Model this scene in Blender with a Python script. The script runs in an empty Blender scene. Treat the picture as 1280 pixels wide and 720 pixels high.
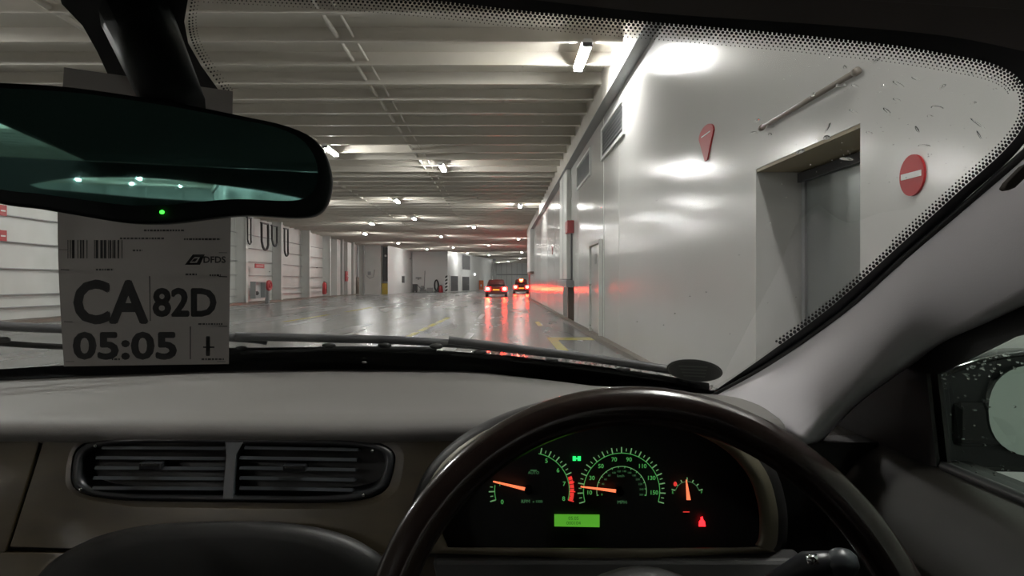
import bpy, bmesh, math, random
from mathutils import Vector, Matrix
random.seed(7)
S = bpy.context.scene
COL = S.collection

# ------------------------------------------------------------------ camera
F = 860.0; VX, VY, EYE = 626.0, 353.0, 1.2
cd = bpy.data.cameras.new('camera'); cam = bpy.data.objects.new('camera', cd); COL.objects.link(cam)
cam.location = (0, 0, EYE); cam.rotation_euler = (math.pi/2, 0, 0)
cd.sensor_width = 36.0; cd.lens = F/1280*36.0
cd.shift_x = (640-VX)/1280; cd.shift_y = -(360-VY)/1280
cd.clip_start = 0.02; cd.clip_end = 400
S.camera = cam
# ------------------------------------------------------------------ world, exposure
w = bpy.data.worlds.new('world'); S.world = w; w.use_nodes = True
w.node_tree.nodes['Background'].inputs[0].default_value = (0.02, 0.022, 0.025, 1)
w.node_tree.nodes['Background'].inputs[1].default_value = 0.3
S.view_settings.view_transform = 'Standard'; S.view_settings.look = 'None'
S.view_settings.gamma = 1; S.view_settings.use_curve_mapping = False
S.view_settings.exposure = 0.0
LAMP = 330.0
TAIL = 120.0

# ------------------------------------------------------------------ materials
def mat(name, col, rough=.5, metal=0, emit=None, es=0, noise=None, bump=None, coat=0, spec=None, grad=None):
    """noise=(scale, amount, dark colour), bump=(scale, strength, stretch vector)"""
    m = bpy.data.materials.new(name); m.use_nodes = True
    nt = m.node_tree; b = nt.nodes['Principled BSDF']
    b.inputs['Base Color'].default_value = (*col, 1)
    b.inputs['Roughness'].default_value = rough
    b.inputs['Metallic'].default_value = metal
    if coat: b.inputs['Coat Weight'].default_value = coat; b.inputs['Coat Roughness'].default_value = .08
    if spec is not None: b.inputs['Specular IOR Level'].default_value = spec
    if emit:
        b.inputs['Emission Color'].default_value = (*emit, 1); b.inputs['Emission Strength'].default_value = es
    if noise or bump:
        g = nt.nodes.new('ShaderNodeNewGeometry')
    if noise:
        mp = nt.nodes.new('ShaderNodeMapping'); nt.links.new(g.outputs['Position'], mp.inputs[0])
        if len(noise) > 3: mp.inputs['Scale'].default_value = noise[3]
        n = nt.nodes.new('ShaderNodeTexNoise'); n.inputs['Scale'].default_value = noise[0]; n.inputs['Detail'].default_value = 4
        nt.links.new(mp.outputs[0], n.inputs['Vector'])
        r = nt.nodes.new('ShaderNodeValToRGB')
        r.color_ramp.elements[0].position = .5-.5*noise[1]; r.color_ramp.elements[0].color = (*noise[2], 1)
        r.color_ramp.elements[1].position = .5+.3*noise[1]+.02; r.color_ramp.elements[1].color = (*col, 1)
        nt.links.new(n.outputs['Fac'], r.inputs[0]); nt.links.new(r.outputs[0], b.inputs['Base Color'])
    if bump:
        mp = nt.nodes.new('ShaderNodeMapping'); nt.links.new(g.outputs['Position'], mp.inputs[0])
        mp.inputs['Scale'].default_value = bump[2] if len(bump) > 2 else (1, 1, 1)
        n = nt.nodes.new('ShaderNodeTexNoise'); n.inputs['Scale'].default_value = bump[0]; n.inputs['Detail'].default_value = 2
        nt.links.new(mp.outputs[0], n.inputs['Vector'])
        bp = nt.nodes.new('ShaderNodeBump'); bp.inputs['Strength'].default_value = bump[1]
        bp.inputs['Distance'].default_value = bump[3] if len(bump) > 3 else .02
        nt.links.new(n.outputs['Fac'], bp.inputs['Height']); nt.links.new(bp.outputs[0], b.inputs['Normal'])
    return m

def glass(name, tint=(1, 1, 1), refl=1.0):
    m = bpy.data.materials.new(name); m.use_nodes = True; nt = m.node_tree
    nt.nodes.remove(nt.nodes['Principled BSDF'])
    out = nt.nodes['Material Output']
    t = nt.nodes.new('ShaderNodeBsdfTransparent'); t.inputs[0].default_value = (*tint, 1)
    g = nt.nodes.new('ShaderNodeBsdfGlossy'); g.inputs['Roughness'].default_value = .02
    fr = nt.nodes.new('ShaderNodeFresnel'); fr.inputs[0].default_value = 1.3
    mu = nt.nodes.new('ShaderNodeMath'); mu.operation = 'MULTIPLY'; mu.inputs[1].default_value = refl
    mx = nt.nodes.new('ShaderNodeMixShader')
    nt.links.new(fr.outputs[0], mu.inputs[0]); nt.links.new(mu.outputs[0], mx.inputs[0])
    nt.links.new(t.outputs[0], mx.inputs[1]); nt.links.new(g.outputs[0], mx.inputs[2]); nt.links.new(mx.outputs[0], out.inputs[0])
    return m

M = {}
M['white_wall'] = mat('white gloss paint', (.62, .61, .595), .17, bump=(.9, .30, (1, .5, 1.2), .03), noise=(2.0, .5, (.60, .60, .575)))
M['white_far'] = mat('white deck paint', (.62, .63, .61), .4, noise=(1.2, .8, (.52, .53, .50)))
M['grey_far'] = mat('grey deck paint', (.36, .37, .37), .45, noise=(1.5, .8, (.30, .31, .31)))
M['ceil'] = mat('ceiling paint', (.62, .585, .52), .45, noise=(1.5, .8, (.54, .51, .45)))
M['beam'] = mat('ceiling stiffener paint', (.64, .60, .54), .4, noise=(2.5, .8, (.56, .53, .47)))
M['deck_dark'] = mat('dark rusty kerb', (.17, .14, .11), .4, noise=(4, .9, (.10, .08, .06)))
M['stainless'] = mat('brushed steel door', (.30, .32, .31), .3, .6, noise=(3, .8, (.24, .26, .25), (1, 1, .2)))
M['tanpaint'] = mat('tan primer', (.33, .28, .20), .5, noise=(6, .8, (.32, .26, .15)))
M['pipebrown'] = mat('grey brown pipe paint', (.24, .21, .18), .45)
M['redpaint'] = mat('red paint', (.42, .02, .025), .4)
M['orange'] = mat('orange plastic', (.85, .18, .03), .4)
M['whitep'] = mat('white print', (.8, .8, .78), .4)
M['black'] = mat('black rubber', (.012, .012, .012), .5)
M['darkgrey'] = mat('dark grey metal', (.06, .06, .065), .45)
M['louvre'] = mat('grey louvre paint', (.27, .28, .28), .5)
M['bright'] = mat('lightened white paint', (.82, .83, .82), .45)  # whiter than the deck paint, making up for lamp light missing on far walls
M['yellow'] = mat('yellow paint', (.75, .55, .05), .35, noise=(9, .9, (.45, .38, .12)))
M['yellowline'] = mat('worn yellow line paint', (.62, .52, .06), .22, noise=(5, .9, (.36, .33, .16)))
M['whiteline'] = mat('worn white line paint', (.60, .60, .58), .22, noise=(5, .9, (.40, .40, .39)))
M['brown'] = mat('brown steel', (.14, .10, .075), .4)
M['tube'] = mat('lit tube', (1, 1, 1), .4, emit=(1.0, .975, .94), es=LAMP)
M['lampbody'] = mat('lamp housing', (.75, .75, .74), .4)
M['tail'] = mat('lit tail lamp', (.5, .01, .01), .3, emit=(1, .0035, .004), es=TAIL)
M['tailcore'] = mat('lit tail bulb', (1, .3, .1), .3, emit=(1, .05, .012), es=TAIL*2.5)
M['carglow'] = mat('tail glow red car paint', (.10, .01, .012), .2, coat=1)  # body red lightened to carry the glow of the tail lamps
M['cargrey'] = mat('dark grey car paint', (.05, .03, .035), .2, coat=1)
M['carglass'] = mat('dark car glass', (.01, .01, .012), .08)
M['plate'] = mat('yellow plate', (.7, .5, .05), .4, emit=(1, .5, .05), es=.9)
# wet deck
m = mat('wet steel deck', (.13, .135, .135), .16, spec=.9); M['deck'] = m
nt = m.node_tree; b = nt.nodes['Principled BSDF']
g = nt.nodes.new('ShaderNodeNewGeometry')
mp = nt.nodes.new('ShaderNodeMapping'); mp.inputs['Scale'].default_value = (1, .18, 1); nt.links.new(g.outputs['Position'], mp.inputs[0])
n1 = nt.nodes.new('ShaderNodeTexNoise'); n1.inputs['Scale'].default_value = 1.1; n1.inputs['Detail'].default_value = 5; nt.links.new(mp.outputs[0], n1.inputs['Vector'])
r1 = nt.nodes.new('ShaderNodeValToRGB'); r1.color_ramp.elements[0].position = .25; r1.color_ramp.elements[0].color = (.15, .15, .147, 1)
r1.color_ramp.elements[1].position = .8; r1.color_ramp.elements[1].color = (.23, .23, .225, 1)
nt.links.new(n1.outputs['Fac'], r1.inputs[0]); nt.links.new(r1.outputs[0], b.inputs['Base Color'])
r2 = nt.nodes.new('ShaderNodeMapRange'); r2.inputs[1].default_value = .35; r2.inputs[2].default_value = .7; r2.inputs[3].default_value = .22; r2.inputs[4].default_value = .30
nt.links.new(n1.outputs['Fac'], r2.inputs[0]); nt.links.new(r2.outputs[0], b.inputs['Roughness'])
n2 = nt.nodes.new('ShaderNodeTexNoise'); n2.inputs['Scale'].default_value = 5; n2.inputs['Detail'].default_value = 3; nt.links.new(g.outputs['Position'], n2.inputs['Vector'])
bp = nt.nodes.new('ShaderNodeBump'); bp.inputs['Strength'].default_value = .25; bp.inputs['Distance'].default_value = .012
nt.links.new(n2.outputs['Fac'], bp.inputs['Height']); nt.links.new(bp.outputs[0], b.inputs['Normal'])
# car interior
M['dash'] = mat('soft grey dash vinyl', (.135, .127, .12), .6, bump=(900, .2, (1, 1, 1), .0005))
M['dashdark'] = mat('dark vinyl', (.009, .008, .0075), .55, bump=(700, .2, (1, 1, 1), .0005))
M['pad'] = mat('brown grey vinyl', (.032, .028, .023), .55, bump=(700, .2, (1, 1, 1), .0005))
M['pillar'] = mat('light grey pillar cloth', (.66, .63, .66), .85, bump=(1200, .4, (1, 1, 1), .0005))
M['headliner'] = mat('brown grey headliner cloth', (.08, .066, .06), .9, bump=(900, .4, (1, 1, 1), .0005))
M['wood'] = mat('olive brown wood veneer', (.055, .041, .020), .35, coat=.5, noise=(14, .9, (.024, .018, .010), (1, 1, 4)))
M['trim'] = mat('champagne trim', (.15, .13, .09), .4, .2)
M['ventblack'] = mat('black vent plastic', (.013, .014, .016), .35)
M['ventgrey'] = mat('grey vent plastic', (.042, .047, .052), .35)
M['chrome'] = mat('chrome', (.8, .8, .8), .12, 1)
M['rim'] = mat('dark brown polished rim', (.018, .011, .009), .22, coat=.35, spec=.35)
M['gloss'] = mat('gloss black', (.006, .006, .006), .12)
M['mirrorhouse'] = mat('mirror housing plastic', (.006, .009, .009), .5, spec=.25)
M['mirror'] = mat('dimmed mirror glass', (.30, .66, .60), .02, 1)
M['doormirror'] = mat('door mirror glass', (.80, .92, .86), .03, 1)
M['frit'] = mat('black printed border', (.008, .008, .009), .5)
M['glass'] = glass('windscreen glass', (.93, .96, .95), .12)
M['sideglass'] = glass('side glass', (.86, .94, .90), .15)
M['drop'] = mat('water drop', (1, 1, 1), .02)
M['drop'].node_tree.nodes['Principled BSDF'].inputs['Transmission Weight'].default_value = 1
M['drop'].node_tree.nodes['Principled BSDF'].inputs['IOR'].default_value = 1.33
M['hood'] = mat('dark wet car paint', (.035, .035, .035), .18, coat=1)
M['sticker'] = mat('dark disc sticker', (.07, .075, .07), .5)
M['stickerink'] = mat('grey sticker print', (.16, .17, .16), .5)
M['led'] = mat('green led', (0, .3, 0), .4, emit=(.05, 1, .05), es=3)
M['gauge'] = mat('green gauge print', (.1, .3, .1), .5, emit=(.12, .60, .14), es=.42)
M['gaugew'] = mat('pale gauge tick', (.2, .3, .2), .5, emit=(.26, .60, .24), es=.42)
M['gaugedim'] = mat('dim gauge print', (.05, .1, .05), .5, emit=(.10, .30, .12), es=.4)
M['gaugered'] = mat('red gauge print', (.3, .02, .02), .5, emit=(.9, .05, .04), es=.8)
M['needle'] = mat('orange needle', (.6, .2, .08), .5, emit=(1, .20, .08), es=1.3)
M['warn'] = mat('red warning lamp', (.4, 0, 0), .5, emit=(1, .015, .02), es=4)
M['lcd'] = mat('green display', (.05, .2, .03), .5, emit=(.10, .42, .03), es=.75)
M['lcdink'] = mat('display segments', (.02, .08, .02), .5, emit=(.02, .10, .01), es=.5)
M['ink'] = mat('black ink', (.02, .02, .02), .7)
m = mat('thin printed paper', (.20, .19, .175), .8); M['paper'] = m
nt = m.node_tree; b = nt.nodes['Principled BSDF']
tr = nt.nodes.new('ShaderNodeBsdfTranslucent'); tr.inputs[0].default_value = (.17, .16, .15, 1)
mx = nt.nodes.new('ShaderNodeMixShader'); mx.inputs[0].default_value = .5
nt.links.new(b.outputs[0], mx.inputs[1]); nt.links.new(tr.outputs[0], mx.inputs[2]); nt.links.new(mx.outputs[0], nt.nodes['Material Output'].inputs[0])

# ------------------------------------------------------------------ helpers
ORG = {}
def tag(o, label=None, cat=None, group=None, kind=None):
    if label: o['label'] = label
    if cat: o['category'] = cat
    if group: o['group'] = group
    if kind: o['kind'] = kind
    return o
def thing(name, label, cat, loc, group=None, kind=None):
    o = bpy.data.objects.new(name, None); COL.objects.link(o); o.empty_display_size = .05
    o.location = loc; ORG[o.name] = Vector(loc); return tag(o, label, cat, group, kind)
def obj(name, geo, m, parent=None, smooth=False, bevel=0):
    vs, fs = geo; vs = [Vector(v) for v in vs]
    lo = Vector([min(v[i] for v in vs) for i in range(3)]); hi = Vector([max(v[i] for v in vs) for i in range(3)])
    org = Vector(((lo.x+hi.x)/2, (lo.y+hi.y)/2, lo.z))
    me = bpy.data.meshes.new(name); me.from_pydata([tuple(v-org) for v in vs], [], fs)
    me.validate(); 
    bm = bmesh.new(); bm.from_mesh(me); bmesh.ops.recalc_face_normals(bm, faces=bm.faces)
    if bevel: bmesh.ops.bevel(bm, geom=[e for e in bm.edges if len(e.link_faces) == 2 and e.calc_face_angle(0) > .5], offset=bevel, segments=2, profile=.5, affect='EDGES')
    bm.to_mesh(me); bm.free()
    me.materials.append(m)
    if smooth: me.polygons.foreach_set('use_smooth', [True]*len(me.polygons)); 
    o = bpy.data.objects.new(name, me); COL.objects.link(o); ORG[o.name] = org
    if parent: o.parent = parent; o.location = org-ORG[parent.name]
    else: o.location = org
    return o
def copy_tree(o, parent=None):
    c = o.copy(); COL.objects.link(c); c.parent = parent; ORG[c.name] = ORG[o.name]
    for ch in list(o.children): copy_tree(ch, c)
    return c
def J(*geos):
    V, Fc = [], []
    for v, f in geos:
        k = len(V); V += [Vector(a) for a in v]; Fc += [[i+k for i in q] for q in f]
    return V, Fc
def box(x0, x1, y0, y1, z0, z1):
    v = [(x, y, z) for x in (x0, x1) for y in (y0, y1) for z in (z0, z1)]
    return v, [[0, 1, 3, 2], [4, 6, 7, 5], [0, 4, 5, 1], [2, 3, 7, 6], [0, 2, 6, 4], [1, 5, 7, 3]]
def prism(pts, off):
    """closed polygon extruded by a vector"""
    n = len(pts); off = Vector(off); a = [Vector(p) for p in pts]
    return a+[p+off for p in a], [list(range(n)), list(range(2*n-1, n-1, -1))]+[[i, (i+1) % n, (i+1) % n+n, i+n] for i in range(n)]
def grid(rows, closed=False):
    n, m_ = len(rows), len(rows[0]); V = [Vector(p) for r in rows for p in r]; Fc = []
    for i in range(n-1):
        for j in range(m_ if closed else m_-1):
            Fc.append([i*m_+j, i*m_+(j+1) % m_, (i+1)*m_+(j+1) % m_, (i+1)*m_+j])
    return V, Fc
def slab(rows, off):
    """grid given thickness by an offset vector"""
    off = Vector(off); n, m_ = len(rows), len(rows[0])
    V, Fc = grid(rows); k = len(V); V2 = V+[v+off for v in V]; Fc2 = Fc+[[i+k for i in f[::-1]] for f in Fc]
    rim = [j for j in range(m_)]+[i*m_+m_-1 for i in range(1, n)]+[(n-1)*m_+j for j in range(m_-2, -1, -1)]+[i*m_ for i in range(n-2, 0, -1)]
    for a, b2 in zip(rim, rim[1:]+rim[:1]): Fc2.append([a, b2, b2+k, a+k])
    return V2, Fc2
def tube(path, r, n=8, closed=False, flat=1.0):
    P_ = [Vector(p) for p in path]; N = len(P_); rr = r if isinstance(r, (list, tuple)) else [r]*N
    rows = []; up = None
    for i, p in enumerate(P_):
        if closed: t = (P_[(i+1) % N]-P_[i-1])
        else: t = P_[min(i+1, N-1)]-P_[max(i-1, 0)]
        t.normalize()
        if up is None:
            up = Vector((0, 0, 1)) if abs(t.z) < .9 else Vector((1, 0, 0))
        s = t.cross(up).normalized(); up = s.cross(t).normalized()
        rows.append([p+s*math.cos(a)*rr[i]+up*math.sin(a)*rr[i]*flat for a in [2*math.pi*k/n for k in range(n)]])
    if closed: rows.append(rows[0])
    V, Fc = grid(rows, True)
    if not closed:
        Fc.append(list(range(n))[::-1]); Fc.append([(N-1)*n+k for k in range(n)])
    return V, Fc
def ell(c, rx, ry, rz, n=10, m_=6):
    rows = []
    for i in range(m_+1):
        th = math.pi*i/m_
        rows.append([Vector(c)+Vector((rx*math.sin(th)*math.cos(2*math.pi*k/n), ry*math.sin(th)*math.sin(2*math.pi*k/n), rz*math.cos(th))) for k in range(n)])
    return grid(rows, True)
def P(px, py, d):
    """the point d metres ahead of the eye seen at that place"""
    return Vector(((px-VX)/F*d, d, EYE+(VY-py)/F*d))
def fl(px, py):
    d = EYE*F/(py-VY); return Vector(((px-VX)/F*d, d, 0))
def smoothpath(pts, k=6):
    out = []; n = len(pts); pts = [Vector(p) for p in pts]
    for i in range(n-1):
        p0, p1, p2, p3 = pts[max(i-1, 0)], pts[i], pts[i+1], pts[min(i+2, n-1)]
        for j in range(k):
            t = j/k
            out.append(.5*((2*p1)+(p2-p0)*t+(2*p0-5*p1+4*p2-p3)*t*t+(3*p1-p0-3*p2+p3)*t**3))
    out.append(pts[-1]); return out
def text(name, s, m, parent, org, xd, yd, size, bold=0, align='CENTER', sx=1.0):
    cu = bpy.data.curves.new('t', 'FONT'); cu.body = s; cu.size = size; cu.align_x = align; cu.align_y = 'CENTER'
    cu.offset = bold; cu.resolution_u = 3
    to = bpy.data.objects.new('t', cu); COL.objects.link(to); dg = bpy.context.evaluated_depsgraph_get()
    me = bpy.data.meshes.new_from_object(to.evaluated_get(dg)); bpy.data.objects.remove(to)
    xd = Vector(xd).normalized(); yd = Vector(yd).normalized(); org = Vector(org)
    V = [org+xd*v.co.x*sx+yd*v.co.y for v in me.vertices]; Fc = [list(p.vertices) for p in me.polygons]
    bpy.data.meshes.remove(me)
    return obj(name, (V, Fc), m, parent)

# ================================================================== SETTING: the vehicle deck
XW, XL, YB, YE = 2.1, -14.5, -72.0, 133.0
HC = EYE+3.74                     # underside of the ceiling stiffeners
HP = HC+.24                       # ceiling plate
XF = 5.3
floor = tag(obj('floor', box(XL-.3, XF+.5, YB, YE+.3, -.1, 0), M['deck']), kind='structure')
ceil = tag(obj('ceiling', box(XL-.3, XF+.5, YB, YE+.3, HP, HP+.1), M['ceil']), kind='structure')
# ceiling stiffeners, each with a bulb flange
y = -70.2; first = None
while y < YE:
    if first is None:
        geo = J(box(XL, 1.9, y-.008, y+.008, HC+.03, HP), box(XL, 1.9, y-.05, y+.03, HC, HC+.03))
        first = obj('ceiling_beam', geo, M['beam'], ceil); y0 = y; ld = None
    else:
        c = first.copy(); COL.objects.link(c); c.location.y = first.location.y+(y-y0)
        if y > 50:
            if ld is None: ld = obj('ceiling_beam', J(box(1.9, XF, y-.008, y+.008, HC+.03, HP), box(1.9, XF, y-.05, y+.03, HC, HC+.03)), M['beam'], ceil); yl = y
            else: c = ld.copy(); COL.objects.link(c); c.location.y = ld.location.y+y-yl
    y += 1.14
# lower cladding left of the near lamp, ending in a lengthwise step
ys = [y0+1.14*k for k in range(0, 36)]
fb = None
for yy in ys:
    if 5 < yy < 15:
        g_ = box(-2.35, -.2, yy+.04, yy+1.08, HC+.05, HC+.07)
        if fb is None: fb = obj('ceiling_panel', g_, M['ceil'], ceil); fy = yy
        else:
            c = fb.copy(); COL.objects.link(c); c.location.y = fb.location.y+yy-fy
pipe = None
for xx, r_ in ((-2.55, .035), (-6.3, .05), (-2.3, .02)):
    obj('ceiling_pipe', tube([(xx, -20, HC+.1), (xx, 60, HC+.1), (xx-.3, 128, HC+.1)], r_, 8), M['beam'], ceil, True)
# right wall with doorway recess and niche
def wseg(y0, y1, z0=0, z1=HP, x0=XW, x1=XW+.9): return box(x0, x1, y0, y1, z0, z1)
DZ = EYE+.93; DY0, DY1 = 4.02, 5.66; NY0, NY1 = 19.7, 23.2
wr = tag(obj('wall_right', J(wseg(YB, DY0), wseg(DY0, DY1, DZ), wseg(DY1, NY0), wseg(NY0, NY1, 1.02+.2), wseg(NY1, 50)), M['white_wall']), kind='structure')
tag(obj('wall_right_far', box(XF, XF+.3, 50, YE, 0, HP), M['white_wall']), kind='structure')
obj('return_post', box(XW-.05, XW+.25, 49.7, 50.05, 0, HC), M['redpaint'], wr)
obj('door_lintel', box(XW+.004, XW+.44, DY0+.004, DY1-.004, DZ-.025, DZ-.001), M['tanpaint'], wr)
obj('weld_strip', box(XW-.006, XW, 14.0, 14.05, .1, HC-.4), M['white_far'], wr)
for yy in (12.2, 18.6, 26.6, 31, 36, 41):
    obj('weld_strip', box(XW-.004, XW, yy, yy+.03, .1, HC-.4), M['white_wall'], wr)
obj('ceiling_girder', box(XW-.2, XW, YB, 50, EYE+3.40, HP), M['beam'], wr)
obj('girder_shade_strip', box(XW-.2, XW, YB, 50, EYE+3.38, EYE+3.40), M['louvre'], wr)  # added darker strip, paints the shade on the girder underside
obj('kerb', box(XW-.13, XW, DY1+.1, 50, 0, .09), M['deck_dark'], wr)
obj('kerb', box(XW-.13, XW, YB, DY0-.1, 0, .09), M['deck_dark'], wr)
obj('niche_back', box(XW+.35, XW+.4, NY0, NY1, 0, 1.22), M['brown'], wr)
obj('niche_post', box(XW-.02, XW+.3, 21.3, 21.5, 0, 1.22), M['brown'], wr)
obj('niche_sill', box(XW-.22, XW+.1, NY0+.1, NY1-.3, 1.06, 1.26), M['louvre'], wr, bevel=.01)
# steel sliding door in the recess
d1 = tag(obj('door_1', box(XW+.38, XW+.46, DY0, DY1, 0, DZ-.03), M['stainless']), kind='structure')
obj('door_rail', box(XW+.34, XW+.38, DY0, DY1, DZ-.11, DZ-.04), M['darkgrey'], d1)
obj('door_threshold', box(XW-.01, XW+.38, DY0, DY1, 0, .05), M['deck_dark'], d1)
obj('door_frame_strip', box(XW+.36, XW+.38, DY1-.09, DY1-.03, .05, DZ-.1), M['louvre'], d1)
# hinged door further on
d2 = tag(obj('door_2', box(XW-.03, XW, 14.35, 15.75, .16, EYE+.80), M['white_wall'], bevel=.008), kind='structure')
obj('door_frame', J(box(XW-.07, XW, 14.22, 14.33, .05, EYE+.9), box(XW-.07, XW, 15.77, 15.88, .05, EYE+.9), box(XW-.07, XW, 14.33, 15.77, EYE+.82, EYE+.9)), M['white_far'], d2, bevel=.008)
obj('door_handle', tube([(XW-.03, 15.5, 1.15), (XW-.10, 15.5, 1.15), (XW-.10, 15.25, 1.15)], .016, 8), M['chrome'], d2, True)
obj('door_window', box(XW-.036, XW-.028, 14.9, 15.15, 1.6, 1.82), M['darkgrey'], d2)
obj('door_hinge', box(XW-.05, XW-.03, 14.33, 14.40, .5, .62), M['louvre'], d2)
obj('door_hinge', box(XW-.05, XW-.03, 14.33, 14.40, 1.6, 1.72), M['louvre'], d2)
# louvred panels high on the right wall
def louvre_panel(y0, y1, z0, z1, label):
    t = thing('louvre_panel', label, 'vent panel', (XW, (y0+y1)/2, z0), 'louvred panels high on the right wall')
    obj('panel_frame', J(box(XW-.04, XW, y0, y0+.07, z0, z1), box(XW-.04, XW, y1-.07, y1, z0, z1), box(XW-.04, XW, y0+.07, y1-.07, z0, z0+.06), box(XW-.04, XW, y0+.07, y1-.07, z1-.06, z1)), M['white_far'], t)
    obj('panel_back', box(XW-.008, XW-.002, y0+.07, y1-.07, z0+.06, z1-.06), M['louvre'], t)
    k = 7; h = (z1-z0-.12)/k
    for i in range(k):
        zz = z0+.06+h*i
        obj('slat', prism([(XW-.035, y0+.08, zz), (XW-.03, y0+.08, zz-.0+.01), (XW-.008, y0+.08, zz+h*.6), (XW-.012, y0+.08, zz+h*.6)], (0, y1-y0-.16, 0)), M['louvre'], t)
louvre_panel(11.6, 14.2, EYE+2.5, EYE+3.15, 'grey louvred panel on the right wall, nearest of the row under the girder')
louvre_panel(16.0, 18.7, EYE+2.5, EYE+3.15, 'grey louvred panel on the right wall, second of the row under the girder')
louvre_panel(20.4, 23.2, EYE+2.5, EYE+3.15, 'grey louvred panel on the right wall, third and above the dark niche')
# front, left and back walls
wf = tag(obj('wall_front', box(XL, XF, YE, YE+.3, 0, HP), M['bright']), kind='structure')
for xx in (-.9, .1, 1.1, 2.1, 3.1, 4.1): obj('wall_rib', box(xx, xx+.05, YE-.12, YE, 0, HC), M['grey_far'], wf)
obj('wall_band', box(-4, XF, YE-.1, YE, EYE+1.4, EYE+1.6), M['grey_far'], wf)
wb = tag(obj('wall_back', box(XL, XW, YB-.3, YB, 0, HP), M['white_far']), kind='structure')
for xx in (-13, -10, -7, -4, -1): obj('wall_rib', box(xx, xx+.3, YB, YB+.4, 0, HC), M['white_far'], wb)
wl = tag(obj('wall_left', box(XL-.3, XL, YB, YE, 0, HP), M['white_far']), kind='structure')
ribs = [-66, -59, -52, -45, -38, -31, -24, -17, -10, -3, 4, 10.5, 17, 23.4, 30, 37.6, 43.6, 50, 56, 60.5, 65]
rf = sf = None
for yy in ribs:
    if rf is None: rf = obj('wall_rib', J(box(XL, XL+.62, yy-.02, yy+.02, 0, HP), box(XL+.6, XL+.64, yy-.16, yy+.16, 0, HP)), M['white_far'], wl); ry = yy
    else:
        c = rf.copy(); COL.objects.link(c); c.location.y = rf.location.y+yy-ry
for a, b_ in zip(ribs, ribs[1:]):
    for k, zz in enumerate((.45, .83, 1.6, 2.38, 3.15, 3.92)):
        obj('stringer', box(XL, XL+.14, a+.05, b_-.05, zz, zz+.025), M['grey_far'], wl)
obj('kerb', box(XL, XL+.66, YB, 68, 0, .1), M['deck_dark'], wl)
# side pieces: duct panels between ribs
for yy, w_ in ((58, 1.2), (62, 1.5)): obj('duct_panel', box(XL+.1, XL+.7, yy, yy+w_, .1, HC-.1), M['white_far'], wl, bevel=.02)
# casing further ahead on the left
trn = lambda pts, z0, z1: prism([(p[0], p[1], z0) for p in pts], (0, 0, z1-z0))
cs = tag(obj('wall_casing', J(box(XL, -12.35, 70, 70.3, 0, HP), box(-12.35, -12.2, 70, 84, 0, HP), box(-12.3, -11.5, 71.5, 71.8, 0, HP)), M['white_far']), kind='structure')
tag(cs, kind='structure'); cs.name = 'wall_alcove'
ORG['wall_alcove'] = ORG.pop('wall_casing', ORG.get('wall_alcove'))
obj('wall_rib', box(-14.0, -13.85, 69.7, 70, 0, HC), M['grey_far'], cs)
obj('dark_shutter', box(-12.2, -11.55, 71.2, 71.45, 1.3, HC-.1), M['darkgrey'], cs)
tag(obj('wall_slanting', trn([(-11.5, 70), (-10.9, 82), (-10.9, 84.3), (-11.8, 84.3)], 0, HP), M['bright']), kind='structure')
wk = tag(obj('wall_recess', box(-10.8, -6.2, 84, 84.3, 0, HP), M['bright']), kind='structure')
CA, CB = Vector((-6.35, 82, 0)), Vector((-1.4, 111, 0)); cdv = (CB-CA).normalized(); cn = Vector((cdv.y, -cdv.x, 0))
wc = tag(obj('wall_centre', trn([CA, CB, (-3.2, 113, 0), (-6.35, 84.3, 0)], 0, HP), M['bright']), kind='structure')
def onC(px, py, off=.03):     # point on the slanting casing wall
    k = (px-VX)/F; t = (k*CA.y-CA.x)/(cdv.x-k*cdv.y); q = CA+cdv*t; return Vector((q.x, q.y, EYE+(VY-py)/F*q.y))+cn*off
def cplate(name, px0, px1, py0, py1, m_, par, off=.03, th=.03):
    a = onC(px0, VY, off); b2 = onC(px1, VY, off); ya = (a.y+b2.y)/2
    z0 = max(EYE+(VY-py1)/F*ya, .12); z1 = EYE+(VY-py0)/F*ya
    return obj(name, prism([(a.x, a.y, z0), (b2.x, b2.y, z0), (b2.x, b2.y, z1), (a.x, a.y, z1)], cn*th), m_, par)
for n_, (a, b_, c_, d_) in (('door_3', (562.5, 572, 345, 365)), ('door_4', (577, 586, 346, 365))):
    dd = cplate(n_, a, b_, c_, d_, M['darkgrey'], None); tag(dd, kind='structure')
    cplate('door_frame', a-.9, a, c_-1, d_, M['whitep'], dd, .03, .06); cplate('door_frame', b_, b_+.9, c_-1, d_, M['whitep'], dd, .03, .06)
    cplate('door_handle', b_-2, b_-1.4, 355, 356, M['chrome'], dd, .07, .03)
wn = cplate('window_1', 578, 587, 319.5, 337, M['darkgrey'], None); tag(wn, kind='structure')
cplate('window_frame', 577.2, 587.8, 337, 338, M['whitep'], wn); cplate('window_frame', 577.2, 587.8, 318.5, 319.5, M['whitep'], wn)
col = thing('steel_column', 'dark steel column at the far end of the slanting white wall', 'column', (-1.05, 110, 0))
obj('shaft', box(-1.3, -.8, 109.6, 110, 0, HC), M['grey_far'], col); obj('base', box(-1.35, -.75, 109.5, 110.05, 0, 1.7), M['brown'], col)
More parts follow.
